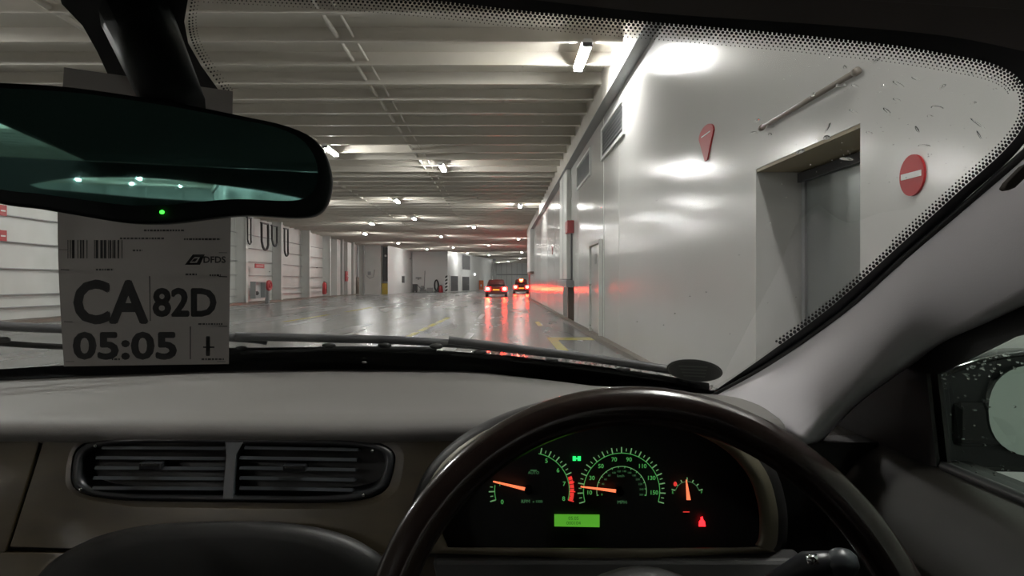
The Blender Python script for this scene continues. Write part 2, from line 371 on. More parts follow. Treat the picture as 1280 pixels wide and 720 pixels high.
# markings, thin painted layers on the deck
def mark(pts, m_, name='floor_marking'):
    return obj(name, prism([Vector((p[0], p[1], .001)) for p in pts], (0, 0, .003)), m_, floor)
def strip(x0, y0, x1, y1, w_, m_): mark([(x0-w_/2, y0), (x1-w_/2, y1), (x1+w_/2, y1), (x0+w_/2, y0)], m_)
strip(-3.5, 12.3, -3.48, 17.4, .15, M['whiteline']); strip(-3.4, 22.4, -3.3, 26.5, .15, M['whiteline'])
strip(-3.3, 33, -3.25, 37, .15, M['whiteline']); strip(-3.3, 43, -3.25, 47, .15, M['whiteline'])
strip(-.80, 12.9, -.70, 16.4, .18, M['whiteline']); strip(-.70, 22.5, -.65, 26, .16, M['whiteline'])
strip(-.65, 32, -.62, 36, .16, M['whiteline']); strip(-.62, 42, -.6, 46, .16, M['whiteline'])
for a in range(6): strip(-2.1+.035*a*1.6, 13.4+1.75*a, -2.07+.035*a*1.6, 14.8+1.75*a, .16, M['yellowline'])
strip(-6.6, 21, -6.4, 25.5, .16, M['yellowline']); strip(-6.3, 28, -6.2, 33, .16, M['yellowline']); strip(-9.5, 30, -9.4, 36, .15, M['whiteline'])
strip(-6.9, 12, -6.7, 17, .15, M['whiteline']); strip(-10.2, 17, -10.1, 23, .15, M['whiteline'])
mark([(1.0, 14.3), (1.0, 15.0), (1.95, 15.0), (1.95, 14.3)], M['yellowline']); mark([(1.0, 11.1), (1.0, 14.3), (1.19, 14.3), (1.19, 11.1)], M['yellowline'])
strip(1.1, 19, 1.1, 21, .14, M['yellowline'])
# ------------------------------------------------------------------ lamps
def make_lamp():
    t = thing('ceiling_lamp', 'x', 'lamp', (0, 0, HC-.13), 'fluorescent lamps under the deck ceiling')
    obj('housing', prism([(-.09, -.66, HC-.06), (.09, -.66, HC-.06), (.06, -.66, HC), (-.06, -.66, HC)], (0, 1.32, 0)), M['lampbody'], t)
    for s in (-1, 1): obj('tube', tube([(s*.045, -.6, HC-.085), (s*.045, .6, HC-.085)], .02, 8), M['tube'], t, True)
    for s in (-.64, .64): obj('end_cap', box(-.075, .075, s-.02, s+.02, HC-.12, HC-.06), M['darkgrey'], t)
    return t
LP = [(1.33, 11.2, 'near twin tube ceiling lamp lit beside the right hand girder'),
 (.93, 33, 'ceiling lamp over the right lane, second from the near one by the girder'),
 (1.5, 58, 'ceiling lamp over the right lane just before the two stopped cars'),
 (2.6, 84, 'small distant ceiling lamp over the right lane beyond the stopped cars'),
 (2.9, 105, 'farthest ceiling lamp over the right lane near the end wall'),
 (-1.87, 22, 'bright ceiling lamp over the centre lane, nearest of its row'),
 (-1.8, 45.5, 'ceiling lamp over the centre lane, second of its row'),
 (-1.2, 68, 'ceiling lamp over the centre lane above the left stopped car'),
 (-1.6, 92, 'distant ceiling lamp in the centre row beside the slanting wall'),
 (-4.75, 19.2, 'ceiling lamp glowing right beside the tip of the rear view mirror'),
 (-4.7, 31, 'ceiling lamp left of centre, second of its row after the mirror tip'),
 (-5.0, 39.5, 'ceiling lamp left of centre, third of its row after the mirror tip'),
 (-4.8, 55, 'ceiling lamp left of centre, fourth of its row after the mirror tip'),
 (-5.0, 72, 'distant ceiling lamp in front of the slanting white wall'),
 (-8.1, 43, 'ceiling lamp in the outer left row, nearer of the two seen there'),
 (-10.3, 52, 'ceiling lamp in the outer left row, beside the ribbed left wall'),
 (-9.6, 64, 'ceiling lamp near the alcove on the left wall'),
 (-10.2, 9, 'ceiling lamp far left and near, behind the rear view mirror'),
 (-10.2, 22, 'ceiling lamp in the outer left row hidden by the mirror'),
 (-9.0, 32, 'ceiling lamp in the outer left row under the mirror tip'),
 (1.33, 1.2, 'ceiling lamp above the driven car'),
 (-4.75, 5, 'ceiling lamp just left of the driven car'),
 (-2.6, -9, 'ceiling lamp behind the driven car'), (-6.5, -9, 'ceiling lamp behind the driven car to the left'),
 (.9, -14, 'ceiling lamp behind the driven car by the right wall'), (-4.2, -19, 'ceiling lamp to the rear left of the driven car'),
 (1.2, 118, 'added ceiling lamp brightening the end wall, right of the steel column'), (-.4, 127, 'added ceiling lamp right against the end wall to brighten it'),  # both lamps added to brighten the dark end wall
 (1.3, -7, 'added ceiling lamp behind the driven car, brightening the door mirror view'),  # lamp added to light the wall reflected in the door mirror
 (-8.2, 76, 'ceiling lamp in front of the recess wall with the black hose ring'), (-4.2, 86, 'ceiling lamp lighting the slanting wall with the dark doors'),
 (1.0, -30, 'lamp in the right row far behind the driven car'), (-2.5, -34, 'lamp over the centre lane far behind the driven car'), (-6, -30, 'lamp in the left row far behind the driven car'),
 (.8, -50, 'second lamp from the back wall in the right row'), (-3.0, -52, 'second lamp from the back wall in the centre row'), (-6.5, -48, 'second lamp from the back wall in the left row'),
 (-.8, -66, 'lamp nearest the back wall, right of centre'), (-4.5, -65, 'lamp nearest the back wall, left of centre'), (-8, -62, 'lamp nearest the back wall in the left row'), (-3.5, -58, 'lamp between the two rear rows, centre'), (-.6, -57, 'lamp between the two rear rows, right')]
l0 = make_lamp()
for i, (x, yy, lb) in enumerate(LP):
    l = l0 if i == 0 else copy_tree(l0)
    l.location = (x, yy, HC-.13); l['label'] = lb
# ------------------------------------------------------------------ things on the right wall
def wall_disc(y, z, ry, rz, x, n=28): return [Vector((x, y+ry*math.cos(2*math.pi*k/n), z+rz*math.sin(2*math.pi*k/n))) for k in range(n)]
t = thing('no_entry_sign', 'round red no entry sign with white bar beside the doorway recess', 'sign', (XW-.012, 3.5, EYE+.45))
obj('sign_disc', prism(wall_disc(3.5, EYE+.545, .105, .105, XW-.012), (.012, 0, 0)), M['redpaint'], t)
obj('white_bar', box(XW-.016, XW-.012, 3.415, 3.585, EYE+.53, EYE+.56), M['whitep'], t)
t = thing('red_sign', 'red drop shaped sign high on the right wall with a thin white line', 'sign', (XW-.015, 7.0, EYE+1.25))
pts = [Vector((XW-.015, 7.0+.25*math.cos(a), EYE+1.50+.1*math.sin(a))) for a in [math.pi*k/12 for k in range(13)]]+[Vector((XW-.015, 6.96, EYE+1.24)), Vector((XW-.015, 7.04, EYE+1.24))]
obj('sign_plate', prism(pts, (.015, 0, 0)), M['redpaint'], t); obj('white_line', box(XW-.018, XW-.015, 6.85, 7.15, EYE+1.50, EYE+1.512), M['whitep'], t)
t = thing('wall_pipe', 'long grey horizontal pipe on brackets above the doorway recess', 'pipe', (XW-.05, 4.85, EYE+1.2))
obj('pipe', tube([(XW-.035, 3.99, EYE+1.225), (XW-.035, 5.46, EYE+1.225)], .018, 10), M['pipebrown'], t, True)
for yy in (4.2, 5.3): obj('bracket', box(XW-.05, XW, yy-.01, yy+.01, EYE+1.195, EYE+1.21), M['white_wall'], t)
for yy in (4.0, 5.45): obj('end_flange', tube([(XW-.035, yy-.02, EYE+1.225), (XW-.035, yy+.02, EYE+1.225)], .024, 10), M['pipebrown'], t, True)
t = thing('call_box', 'small red box on a post on the right wall above the niche', 'box', (XW-.12, 20.1, EYE+1.35))
obj('case', box(XW-.2, XW, 19.7, 20.3, EYE+1.42, EYE+1.78), M['redpaint'], t, bevel=.015); obj('conduit', tube([(XW-.05, 19.9, 1.25), (XW-.05, 19.9, EYE+1.42)], .03, 6), M['darkgrey'], t)
t = thing('wall_duct', 'tall white duct standing proud of the right wall beyond the niche', 'duct', (XW-.1, 20.6, 1.3))
obj('duct_body', box(XW-.14, XW, 20.5, 22.9, 1.3, EYE+3.38), M['white_far'], t, bevel=.02); obj('duct_seam', box(XW-.15, XW, 21.6, 21.66, 1.3, EYE+3.38), M['grey_far'], t)
t = thing('hanging_box', 'white box hanging from the girder on the right wall near the cars', 'box', (XW-.15, 46, EYE+.7))
obj('box_body', box(XW-.25, XW, 43.5, 48, EYE+.7, EYE+3.38), M['whitep'], t); obj('box_foot', box(XW-.25, XW, 43.5, 48, EYE+.55, EYE+.69), M['brown'], t)
t = thing('red_sign', 'tiny dark red drop shaped sign far along the right wall', 'sign', (XW-.015, 28, EYE+1.2))
obj('sign_plate', prism([p+Vector((0, 21.0, -.1)) for p in pts], (.015, 0, 0)), M['redpaint'], t)
# ------------------------------------------------------------------ things along the left wall
XR = XL+.66
def hoseloop(name, y, dy, ztop, zb, label, r=.045):
    pth = [(XR+.05, y-dy, ztop), (XR+.06, y-dy, zb+dy*.9)]+[(XR+.08, y-dy*math.cos(a), zb+dy*.9-dy*.9*math.sin(a)) for a in [math.pi*k/8 for k in range(1, 8)]]+[(XR+.06, y+dy, zb+dy*.9), (XR+.05, y+dy, ztop)]
    t = thing(name, label, 'hose', (XR+.05, y, zb), 'black hoses hanging on the left wall')
    obj('hose', tube(pth, r, 8), M['black'], t, True); obj('hook', box(XR-.02, XR+.1, y-dy-.06, y+dy+.06, ztop, ztop+.08), M['darkgrey'], t)
hoseloop('hanging_hose', 37.7, .25, EYE+4.3-.8, EYE+2.1, 'black hose hanging just right of the ticket, short loop')
hoseloop('hanging_hose', 40.2, .55, EYE+3.4, EYE+1.9, 'widest black hose loop hanging on the left wall', .07)
hoseloop('hanging_hose', 41.9, .45, EYE+3.4, EYE+2.2, 'black hose loop hanging beside the widest loop', .06)
hoseloop('hanging_hose', 44.2, .35, EYE+3.4, EYE+1.7, 'long narrow black hose loop nearest the mirror tip', .06)
def P_left(px, off=0): return F*(-(XR+off))/(VX-px)
t = thing('wall_sign', 'small red rectangular sign on the left wall under the hose loops', 'sign', (XR, 39, EYE+.7))
obj('sign_plate', box(XR, XR+.03, 38.7, 40.2, EYE+.82, EYE+1.06), M['redpaint'], t); obj('sign_line', box(XR+.03, XR+.035, 38.9, 40.0, EYE+.92, EYE+.95), M['whitep'], t)
for i, (yy, zz) in enumerate(((19.1, 1.0+EYE+.85), (19.1, EYE+1.15))):
    t = thing('wall_sign', ('upper' if i == 0 else 'lower')+' small red sign at the far left edge of the view', 'sign', (XR, yy, zz)); 
    obj('sign_plate', box(XR, XR+.02, yy-.12, yy+.15, zz, zz+.3), M['redpaint'], t); obj('sign_line', box(XR+.02, XR+.023, yy-.08, yy+.1, zz+.12, zz+.16), M['whitep'], t)
t = thing('hydrant_box', 'grey open hydrant cabinet at the foot of the left wall', 'cabinet', (XR, 38.6, .1))
obj('cabinet_shell', J(box(XR, XR+.3, 38.0, 38.06, .3, 1.25), box(XR, XR+.3, 39.6, 39.66, .3, 1.25), box(XR, XR+.3, 38.06, 39.6, 1.2, 1.25), box(XR, XR+.3, 38.06, 39.6, .3, .34)), M['louvre'], t)
obj('cabinet_back', box(XR, XR+.02, 38.06, 39.6, .34, 1.2), M['grey_far'], t); obj('valve', ell((XR+.2, 38.5, .6), .12, .14, .12), M['darkgrey'], t, True)
t = thing('hose_reel', 'red coiled fire hose beside the hydrant cabinet', 'hose', (XR+.2, 40.3, .75))
rr = obj('coil', tube([(XR+.3, 40.2+.34*math.cos(a), 1.02+.24*math.sin(a)) for a in [2*math.pi*k/16 for k in range(16)]], .09, 8, True), M['redpaint'], t, True); obj('hub', ell((XR+.3, 40.2, 1.02), .1, .16, .16), M['redpaint'], t, True); obj('bracket', box(XR+.1, XR+.3, 40.1, 40.3, 0, 1.05), M['louvre'], t)
def extinguisher(x, y, label, h=.75):
    t = thing('fire_extinguisher', label, 'extinguisher', (x, y, .28))
    obj('cylinder', tube([(x, y, .28), (x, y, .32), (x, y, .3+h), (x, y, .42+h), (x, y, .48+h)], [.1, .17, .17, .12, .05], 12), M['redpaint'], t, True)
    obj('valve', box(x-.04, x+.04, y-.1, y+.08, .76+h-.28, .82+h-.28), M['darkgrey'], t); obj('hose', tube([(x+.05, y, .5+h), (x+.2, y, .4+h), (x+.2, y, .4)], .025, 6), M['black'], t)
extinguisher(XR+.2, 53.2, 'red fire extinguisher standing at the left wall between two ribs')
t = thing('vent_grille', 'small grey grille low on the left wall beside the extinguisher', 'grille', (XR-.3, 50.6, .4))
obj('grille_frame', box(XR-.5, XR-.45, 50.1, 51.4, .42, .78), M['louvre'], t)
for k in range(4): obj('slat', box(XR-.45, XR-.43, 50.15, 51.35, .46+k*.08, .49+k*.08), M['darkgrey'], t)
t = thing('red_fitting', 'narrow red fitting on the left wall beyond the extinguisher', 'fitting', (XR, 61.5, 1.5))
obj('plate', box(XR-.02, XR+.1, 61.2, 61.9, 1.3, 2.2), M['redpaint'], t); obj('lever', tube([(XR+.1, 61.5, 1.8), (XR+.25, 61.5, 1.6)], .04, 6), M['whitep'], t)
t = thing('dark_post', 'dark vertical pipe between the last ribs of the left wall', 'pipe', (XR, 66, 0))
obj('pipe', tube([(XR+.1, 66, .1), (XR+.1, 66, HC-.1)], .1, 8), M['grey_far'], t, True); obj('sleeve', tube([(XR+.1, 66, .1), (XR+.1, 66, 1.7)], .16, 8), M['brown'], t, True)
t = thing('hose_bracket', 'grey hose fitting with hanging white hose on the facing wall', 'fitting', (-13.3, 69.8, 1.2))
obj('plate', box(-13.5, -13.2, 69.8, 69.99, 1.95, 2.3), M['louvre'], t); obj('hose', tube([(-13.6, 69.8, 1.9), (-13.3, 69.75, 1.6), (-12.9, 69.8, 1.75), (-12.8, 69.8, 2.5)], .05, 6), M['grey_far'], t, True)
t = thing('yellow_bin', 'yellow box standing in the dark alcove', 'box', (-11.9, 70.7, 0))
obj('bin_body', box(-12.18, -11.56, 70.4, 71.0, 0, 1.02), M['yellow'], t, bevel=.03); obj('bin_lid', box(-12.19, -11.55, 70.38, 71.02, 1.02, 1.1), M['yellow'], t, bevel=.02)
t = thing('alcove_lamp', 'small white lamp high in the dark alcove', 'lamp', (-11.9, 71, EYE+2.7))
obj('bulb', ell((-11.9, 71, EYE+2.75), .12, .1, .12), M['whitep'], t, True); obj('bracket', box(-11.93, -11.87, 71, 71.2, EYE+2.7, EYE+2.8), M['darkgrey'], t)
def PB(px, d): return (px-VX)/F*d
t = thing('wall_phone', 'dark telephone box on the white slanting wall', 'box', (-10.75, 77, 1.3))
obj('case', box(-11.15, -10.85, 77.3, 77.7, 1.15, 1.85), M['darkgrey'], t); obj('hood_plate', box(-11.15, -10.82, 77.25, 77.7, 1.85, 1.95), M['louvre'], t)
t = thing('trolley', 'dark equipment trolley parked against the recess wall', 'trolley', (PB(518, 83), 83, 0))
x_ = PB(518.5, 83)
obj('cabinet', box(x_-.25, x_+.3, 82.8, 83.3, .15, 1.0), M['darkgrey'], t, bevel=.03); obj('handle', tube([(x_+.3, 83, .9), (x_+.6, 83, .6), (x_+.9, 83, .15)], .04, 6), M['darkgrey'], t)
for s in (-.15, .2): obj('wheel', tube([(x_+s, 82.78, .1), (x_+s, 82.86, .1)], .1, 10), M['black'], t)
t = thing('shelf_bracket', 'short dark shelf on the recess wall', 'shelf', (PB(523, 83.9), 83.9, 1.7))
obj('board', box(PB(520, 83.9), PB(526.5, 83.9), 83.6, 83.99, 1.68, 1.83), M['louvre'], t); obj('bracket', box(PB(523, 83.9)-.03, PB(523, 83.9)+.03, 83.7, 83.99, 1.5, 1.68), M['louvre'], t)
t = thing('pump_unit', 'grey pump with curved pipe standing at the recess wall', 'pump', (PB(528, 83), 83, 0)); x_ = PB(528, 83)
obj('pump_body', J(box(x_-.3, x_+.5, 82.8, 83.2, .08, .35), ell((x_, 83, .55), .3, .2, .25)), M['louvre'], t, False); obj('riser', tube([(x_+.2, 83, .5), (x_+.25, 83, 1.2), (x_+.25, 83.5, 2.6)], .05, 8), M['grey_far'], t, True)
t = thing('low_bench', 'low pale trough along the foot of the recess wall', 'trough', (PB(535, 83), 83, 0))
obj('trough_body', box(PB(534, 83), PB(541, 83), 82.8, 83.3, .1, .55), M['grey_far'], t); obj('trough_leg', J(box(PB(534.5, 83), PB(535.2, 83), 82.9, 83.1, 0, .1), box(PB(540, 83), PB(540.6, 83), 82.9, 83.1, 0, .1)), M['darkgrey'], t)
t = thing('hose_ring', 'black oval hose ring leaning on the recess wall', 'hose', (PB(545.5, 83.3), 83.3, .1)); x_ = PB(545.5, 83.3)
obj('ring', tube([(x_+.22*math.cos(a), 83.3, .85+.62*math.sin(a)) for a in [2*math.pi*k/20 for k in range(20)]], .09, 8, True), M['black'], t, True); obj('stand', box(x_-.25, x_+.25, 83.2, 83.5, 0, .16), M['darkgrey'], t)
t = thing('traffic_drum', 'dark red drum beside the black hose ring', 'drum', (PB(551, 82.5), 82.5, 0)); x_ = PB(551, 82.5)
obj('drum_body', tube([(x_, 82.5, 0), (x_, 82.5, .8)], [.3, .2], 12), M['redpaint'], t, True); obj('cap', tube([(x_, 82.5, .8), (x_, 82.5, .9)], .12, 10), M['darkgrey'], t)
t = thing('hazard_post', 'black and yellow striped post at the corner of the slanting wall', 'post', (PB(558, 81.6), 81.6, 0)); x_ = PB(558, 81.6)
obj('post_body', box(x_-.14, x_+.14, 81.5, 81.75, 0, 2.05), M['whitep'], t)
for k in range(5): obj('stripe', prism([(x_-.145, 81.49, .1+k*.4), (x_+.145, 81.49, .25+k*.4), (x_+.145, 81.49, .45+k*.4), (x_-.145, 81.49, .3+k*.4)], (0, .01, 0)), M['black'], t)
t = thing('orange_locker', 'orange box with white label at the foot of the slanting wall', 'box', (PB(599, 98), 98, 0))
ol = onC(599, VY, .3); obj('locker_body', box(ol.x-.3, ol.x+.35, ol.y-.3, ol.y, .1, 1.5), M['orange'], t, bevel=.03); obj('label_plate', box(ol.x-.1, ol.x+.1, ol.y-.31, ol.y-.3, .6, .9), M['whitep'], t)
t.location = (ol.x, ol.y, 0)
for c in t.children: c.location = ORG[c.name]-Vector((ol.x, ol.y, 0))
t = thing('bulkhead_light', 'small round white bulkhead light on the slanting wall', 'lamp', tuple(onC(592.5, 343)))
o_ = onC(592.5, 343, .12); obj('globe', ell(o_, .15, .15, .18), mat('lit globe', (1, 1, 1), .3, emit=(1, 1, 1), es=2.5), t, True); obj('base_plate', ell(o_-cn*.08, .2, .1, .22), M['lampbody'], t)
# ------------------------------------------------------------------ the stopped cars
def make_car(x, y, w_, h, paint, label, boot, brake3):
    t = thing('car', label, 'car', (x, y, 0), 'cars stopped ahead with lit tail lamps'); L = 4.3; hw = w_/2
    belt = h*.60
    def sec(yy, zt, zb, ww): return [(x-ww, yy, zb), (x-ww*1.0, yy, (zt+zb)/2), (x-ww*.93, yy, zt-.04), (x-ww*.8, yy, zt), (x+ww*.8, yy, zt), (x+ww*.93, yy, zt-.04), (x+ww, yy, (zt+zb)/2), (x+ww, yy, zb)]
    rows = [sec(y+.02, belt-.18, .35, hw*.86), sec(y+.12, belt-.03, .26, hw*.96), sec(y+.7, belt, .22, hw), sec(y+2.6, belt, .22, hw), sec(y+3.6, belt-.12, .22, hw*.97), sec(y+4.2, belt-.25, .26, hw*.86)]
    V, Fc = grid(rows, True); Fc += [list(range(8)), [40+i for i in range(8)]]
    obj('body', (V, Fc), paint, t, True)
    b = boot
    def rs(yy, zt, ww): return [(x-ww, yy, belt-.02), (x-ww*.82, yy, zt-.05), (x-ww*.7, yy, zt), (x+ww*.7, yy, zt), (x+ww*.82, yy, zt-.05), (x+ww, yy, belt-.02)]
    rows = [rs(y+b, belt+.02, hw*.88), rs(y+b+.45, h-.03, hw*.86), rs(y+b+1.2, h, hw*.86), rs(y+2.3, h-.04, hw*.86), rs(y+3.0, belt+.02, hw*.88)]
    obj('cabin', grid(rows), paint, t, True)
    a = [Vector(v) for v in (rows[0][0], rows[0][5], rows[1][4], rows[1][1])]; a = [p+Vector((0, -.02, .02)) for p in a]; c0 = sum(a, Vector())/4; a = [c0+(p-c0)*.86 for p in a]
    obj('rear_window', prism(a, (0, .015, 0)), M['carglass'], t)
    for s in (-1, 1):
        lx = x+s*hw*.76; tl = obj('tail_light', box(lx-.19, lx+.19, y-.04, y+.14, belt-.36, belt-.05), M['tail'], t, bevel=.02)  # lamp boxes oversized to stand in for the glare around the bulbs
        obj('lamp_bulb', ell((lx, y-.04, belt-.2), .12, .03, .10), M['tailcore'], tl, True)
        for yy in (.75, 3.4): obj('wheel', tube([(x+s*(hw-.2), y+yy, .32), (x+s*hw, y+yy, .32)], .32, 16), M['black'], t, True)
    obj('bumper', box(x-hw*.92, x+hw*.92, y-.08, y+.15, .28, .5), paint, t, bevel=.04)
    obj('number_plate', box(x-.27, x+.27, y-.1, y-.02, .54, .66), M['plate'], t)
    if brake3: obj('high_brake_light', box(x-.15, x+.15, y+b+.3, y+b+.36, h-.12, h-.05), M['tailcore'], t)
    obj('exhaust', tube([(x-hw*.5, y-.1, .24), (x-hw*.5, y+.2, .24)], .04, 8), M['darkgrey'], t)
make_car(-.38, 56, 1.8, 1.45, M['carglow'], 'dark saloon car with lit red tail lamps, left one of the two stopped ahead', .9, False)
make_car(2.12, 71, 1.6, 1.55, M['cargrey'], 'small hatchback with three lit red lamps by the right wall ahead', .1, True)
for o in [o for o in bpy.data.objects if o.name.startswith('car.001')]: o.location.x -= 0.0

# ================================================================== THE DRIVEN CAR
def Yw(x, h): return 1.20-1.68*(h+.147)-.5*(x+.26)**2
def W(px, py, off=0.0):
    lo, hi = .1, 3.0
    for _ in range(40):
        d = (lo+hi)/2
        if d < Yw((px-VX)/F*d, (VY-py)/F*d): lo = d
        else: hi = d
    p = P(px, py, d); return p+Vector((0, 1.0, 1.68)).normalized()*off if off else p
EDGE = [(-260, 0), (-120, -20), (120, -25), (380, -14), (534, -2), (669, 13), (820, 26), (950, 37), (1051, 47), (1120, 55), (1181, 65), (1235, 76), (1268, 92), (1283, 118), (1280, 150), (1255, 185), (1200, 235), (1120, 308), (1040, 380), (960, 440), (893, 487)]
BOT = [(-260, 480), (0, 462), (80, 457), (290, 452), (450, 455), (600, 463), (700, 470), (800, 480), (893, 489)]
def sp2(pts, k): return [(v.x, v.y) for v in smoothpath([Vector((a, b, 0)) for a, b in pts], k)]
E2 = sp2(EDGE, 8)
ws = thing('windscreen', 'wet raked windscreen glass with black dotted border', 'windscreen', tuple(W(450, 300)))
rows = []
for i in range(25):
    v = i/24; row = []
    for j in range(41):
        u = j/40; px = -330+u*(1680)
        pyt = -60; pyb = 500
        row.append((px, pyt+(pyb-pyt)*v))
    rows.append(row)
# the glass follows the printed outline: x range per row comes from the right edge
def edge_right(py):
    if py < 100: return 1340
    pts = [(100, 1330), (150, 1320), (185, 1285), (235, 1225), (308, 1140), (380, 1058), (440, 978), (500, 893)]
    for (a, xa), (b2, xb) in zip(pts, pts[1:]):
        if py <= b2: return xa+(xb-xa)*(py-a)/(b2-a)
    return 893
rows = []
for i in range(29):
    py = -40+i*(530/28); xr = edge_right(py)
    rows.append([W(-330+(xr+330)*j/40, py) for j in range(41)])
obj('glass', grid(rows), M['glass'], ws, True)
# solid printed border just inside the glass and its dots
def offs(path, d):
    out = []
    for i, (x, y2) in enumerate(path):
        a = path[max(i-1, 0)]; b2 = path[min(i+1, len(path)-1)]; tx, ty = b2[0]-a[0], b2[1]-a[1]; l = math.hypot(tx, ty) or 1
        out.append((x+ty/l*d, y2-tx/l*d))
    return out
def width(x, y2): return 48 if y2 < 60 else (24 if y2 < 130 and x > 1200 else 9)
O2 = []
o48 = offs(E2, 46); o9 = offs(E2, 13)
n = len(E2)
for i in range(n):
    x, y2 = E2[i]; k = min(1, max(0, (i-80)/32)); O2.append((o48[i][0]*(1-k)+o9[i][0]*k, o48[i][1]*(1-k)+o9[i][1]*k))
obj('printed_border', grid([[W(*a, -.002) for a in E2], [W(*a, -.002) for a in O2]]), M['frit'], ws)
# dots
V, Fc = [], []
acc = 0; samples = []
for i in range(len(E2)-1):
    ax, ay = E2[i]; bx, by = E2[i+1]; l = math.hypot(bx-ax, by-ay); nx, ny = -(by-ay)/l, (bx-ax)/l
    while acc < l:
        samples.append((ax+(bx-ax)*acc/l, ay+(by-ay)*acc/l, nx, ny, i/len(E2))); acc += 5.6
    acc -= l
for q, (x, y2, nx, ny, s) in enumerate(samples):
    if x < 250 and y2 < 60: continue
    if y2 > 430: continue
    rowsn = 6 if s < .62 else (2 if s > .84 else 3)
    for r_ in range(rowsn):
        if (r_+0) % 2 and False: continue
        dist = 2.0+r_*3.9 + 0; sh = (5.6/2 if r_ % 2 else 0); rad = 2.45*(1-r_/(rowsn+1.2))
        cx, cy = x+nx*dist+(ny*sh), y2+ny*dist-(nx*sh)
        k = len(V); V.append(W(cx, cy, -.0015))
        for a in range(6):
            V.append(W(cx+rad*math.cos(a*math.pi/3), cy+rad*math.sin(a*math.pi/3), -.0015))
        Fc += [[k, k+1+a, k+1+(a+1) % 6] for a in range(6)]
tag(obj('border_dots', (V, Fc), M['frit'], ws), 'printed black dots fading out from the border', kind='stuff')
# printed patch behind the mirror mount
PATCH = [(70, -30), (78, 3), (104, 30), (122, 62), (135, 90), (150, 125), (285, 135), (272, 108), (252, 80), (236, 52), (231, 25), (236, -5), (244, -30)]
obj('mirror_patch', (lambda p: (p, [list(range(len(p)))]))([W(*a, -.002) for a in PATCH]), M['frit'], ws)
V, Fc = [], []
for i, (x, y2) in enumerate(sp2([(242, -8), (237, 25), (242, 52), (258, 80), (282, 112)], 8)):
    for r_ in range(3):
        k = len(V); rad = 1.4-.35*r_; cx, cy = x+r_*4.2, y2-r_*.8; V.append(W(cx, cy, -.0015)); V += [W(cx+rad*math.cos(a*math.pi/3), cy+rad*math.sin(a*math.pi/3), -.0015) for a in range(6)]; Fc += [[k, k+1+a, k+1+(a+1) % 6] for a in range(6)]
tag(obj('patch_dots', (V, Fc), M['frit'], ws), kind='stuff')
obj('lower_seal', grid([[W(a, b2-2, -.002) for a, b2 in BOT], [W(a, b2+16, -.002) for a, b2 in BOT]]), M['frit'], ws)
# raindrops on the windscreen, big ones one by one
DR = [(600, 205, 6, 3, 0), (655, 235, 5, 5, 40), (840, 293, 17, 4, 25), (900, 275, 12, 2.5, 20), (990, 305, 14, 4, -35), (690, 300, 11, 3, 15), (790, 300, 6, 2.5, 0), (835, 348, 11, 3, 15), (975, 375, 17, 4.5, 5), (1100, 360, 9, 3, -20), (685, 388, 13, 3, 20), (800, 385, 12, 4, 35), (595, 445, 16, 3, -60), (905, 450, 10, 4, 60), (950, 405, 8, 3, 0), (1115, 430, 24, 3, 35), (1120, 470, 14, 3, 60), (1090, 260, 7, 4, 0), (1160, 270, 7, 3, 0), (1247, 290, 9, 4, -60), (1175, 310, 5, 3, 0), (350, 420, 9, 3, -30), (340, 462, 10, 3, 0), (395, 467, 5, 4, 0), (660, 552, 18, 4, 5), (592, 478, 9, 6, -10), (500, 527, 12, 5, -20), (545, 330, 7, 4, -40), (740, 462, 9, 2.5, 10), (930, 507, 16, 2, 0), (1020, 245, 5, 2.5, 0), (1190, 265, 8, 3, 0), (760, 215, 14, 4, -30)]
MARKS = [((884, 175), 'the red drop shaped sign'), ((1142, 218), 'the no entry sign'), ((1020, 125), 'the grey wall pipe'), ((1040, 205), 'the doorway lintel'), ((1250, 110), 'the rounded top right corner of the glass'), ((950, 165), 'the low end of the wall pipe'), ((1080, 95), 'the high end of the wall pipe')]
def drop_label(cx, cy, a, ang):
    (mx, my), nm = min(MARKS, key=lambda k: math.hypot(k[0][0]-cx, k[0][1]-cy)); d_ = math.hypot(mx-cx, my-cy)
    side = ('right' if cx > mx else 'left')+' of' if abs(cx-mx) > abs(cy-my) else ('above' if cy < my else 'below')
    ln = 'long' if a > 7 else ('middling' if a > 5 else 'short'); sl = 'level' if abs(ang) < 12 else ('falling' if ang > 0 else 'rising')
    return '%s %s rain streak %s %s %s' % (ln, sl, 'just' if d_ < 35 else 'well', side, nm)
for i, (zx, zy, a, b2, ang) in enumerate(DR):
    cx, cy = 820+zx/2.77, zy/2.77; a /= 2.0; b2 /= 2.3; an = math.radians(ang)
    rows = []
    for r_, hgt in ((1, 0), (.85, .6), (.45, .95), (.02, 1)):
        rows.append([W(cx+r_*(a*math.cos(q)*math.cos(an)-b2*math.sin(q)*math.sin(an)), cy+r_*(a*math.cos(q)*math.sin(an)+b2*math.sin(q)*math.cos(an)), .0005+hgt*.0014) for q in [2*math.pi*k/10 for k in range(10)]])
    if a > 3.4: tag(obj('raindrop', grid(rows, True), M['drop'], None, True), drop_label(cx, cy, a, math.degrees(an)), 'raindrop', 'raindrops on the windscreen')
    else: DR[i] = (grid(rows, True),)
V = [d[0] for d in DR if len(d) == 1]
for _ in range(150):
    cx, cy = (random.uniform(980, 1250), random.uniform(75, 230)) if random.random() < .5 else (random.uniform(290, 1000), random.uniform(60, 440))
    if cx > edge_right(cy)-20: continue
    a = random.uniform(.5, 1.0); rows = [[W(cx+r_*a*math.cos(q), cy+r_*a*.8*math.sin(q), .0005+h*.0006) for q in [2*math.pi*k/6 for k in range(6)]] for r_, h in ((1, 0), (.6, .8), (.02, 1))]
    V.append(grid(rows, True))
tag(obj('rain_specks', J(*V), M['drop'], None, True), 'tiny water specks scattered over the windscreen', 'raindrops', kind='stuff')
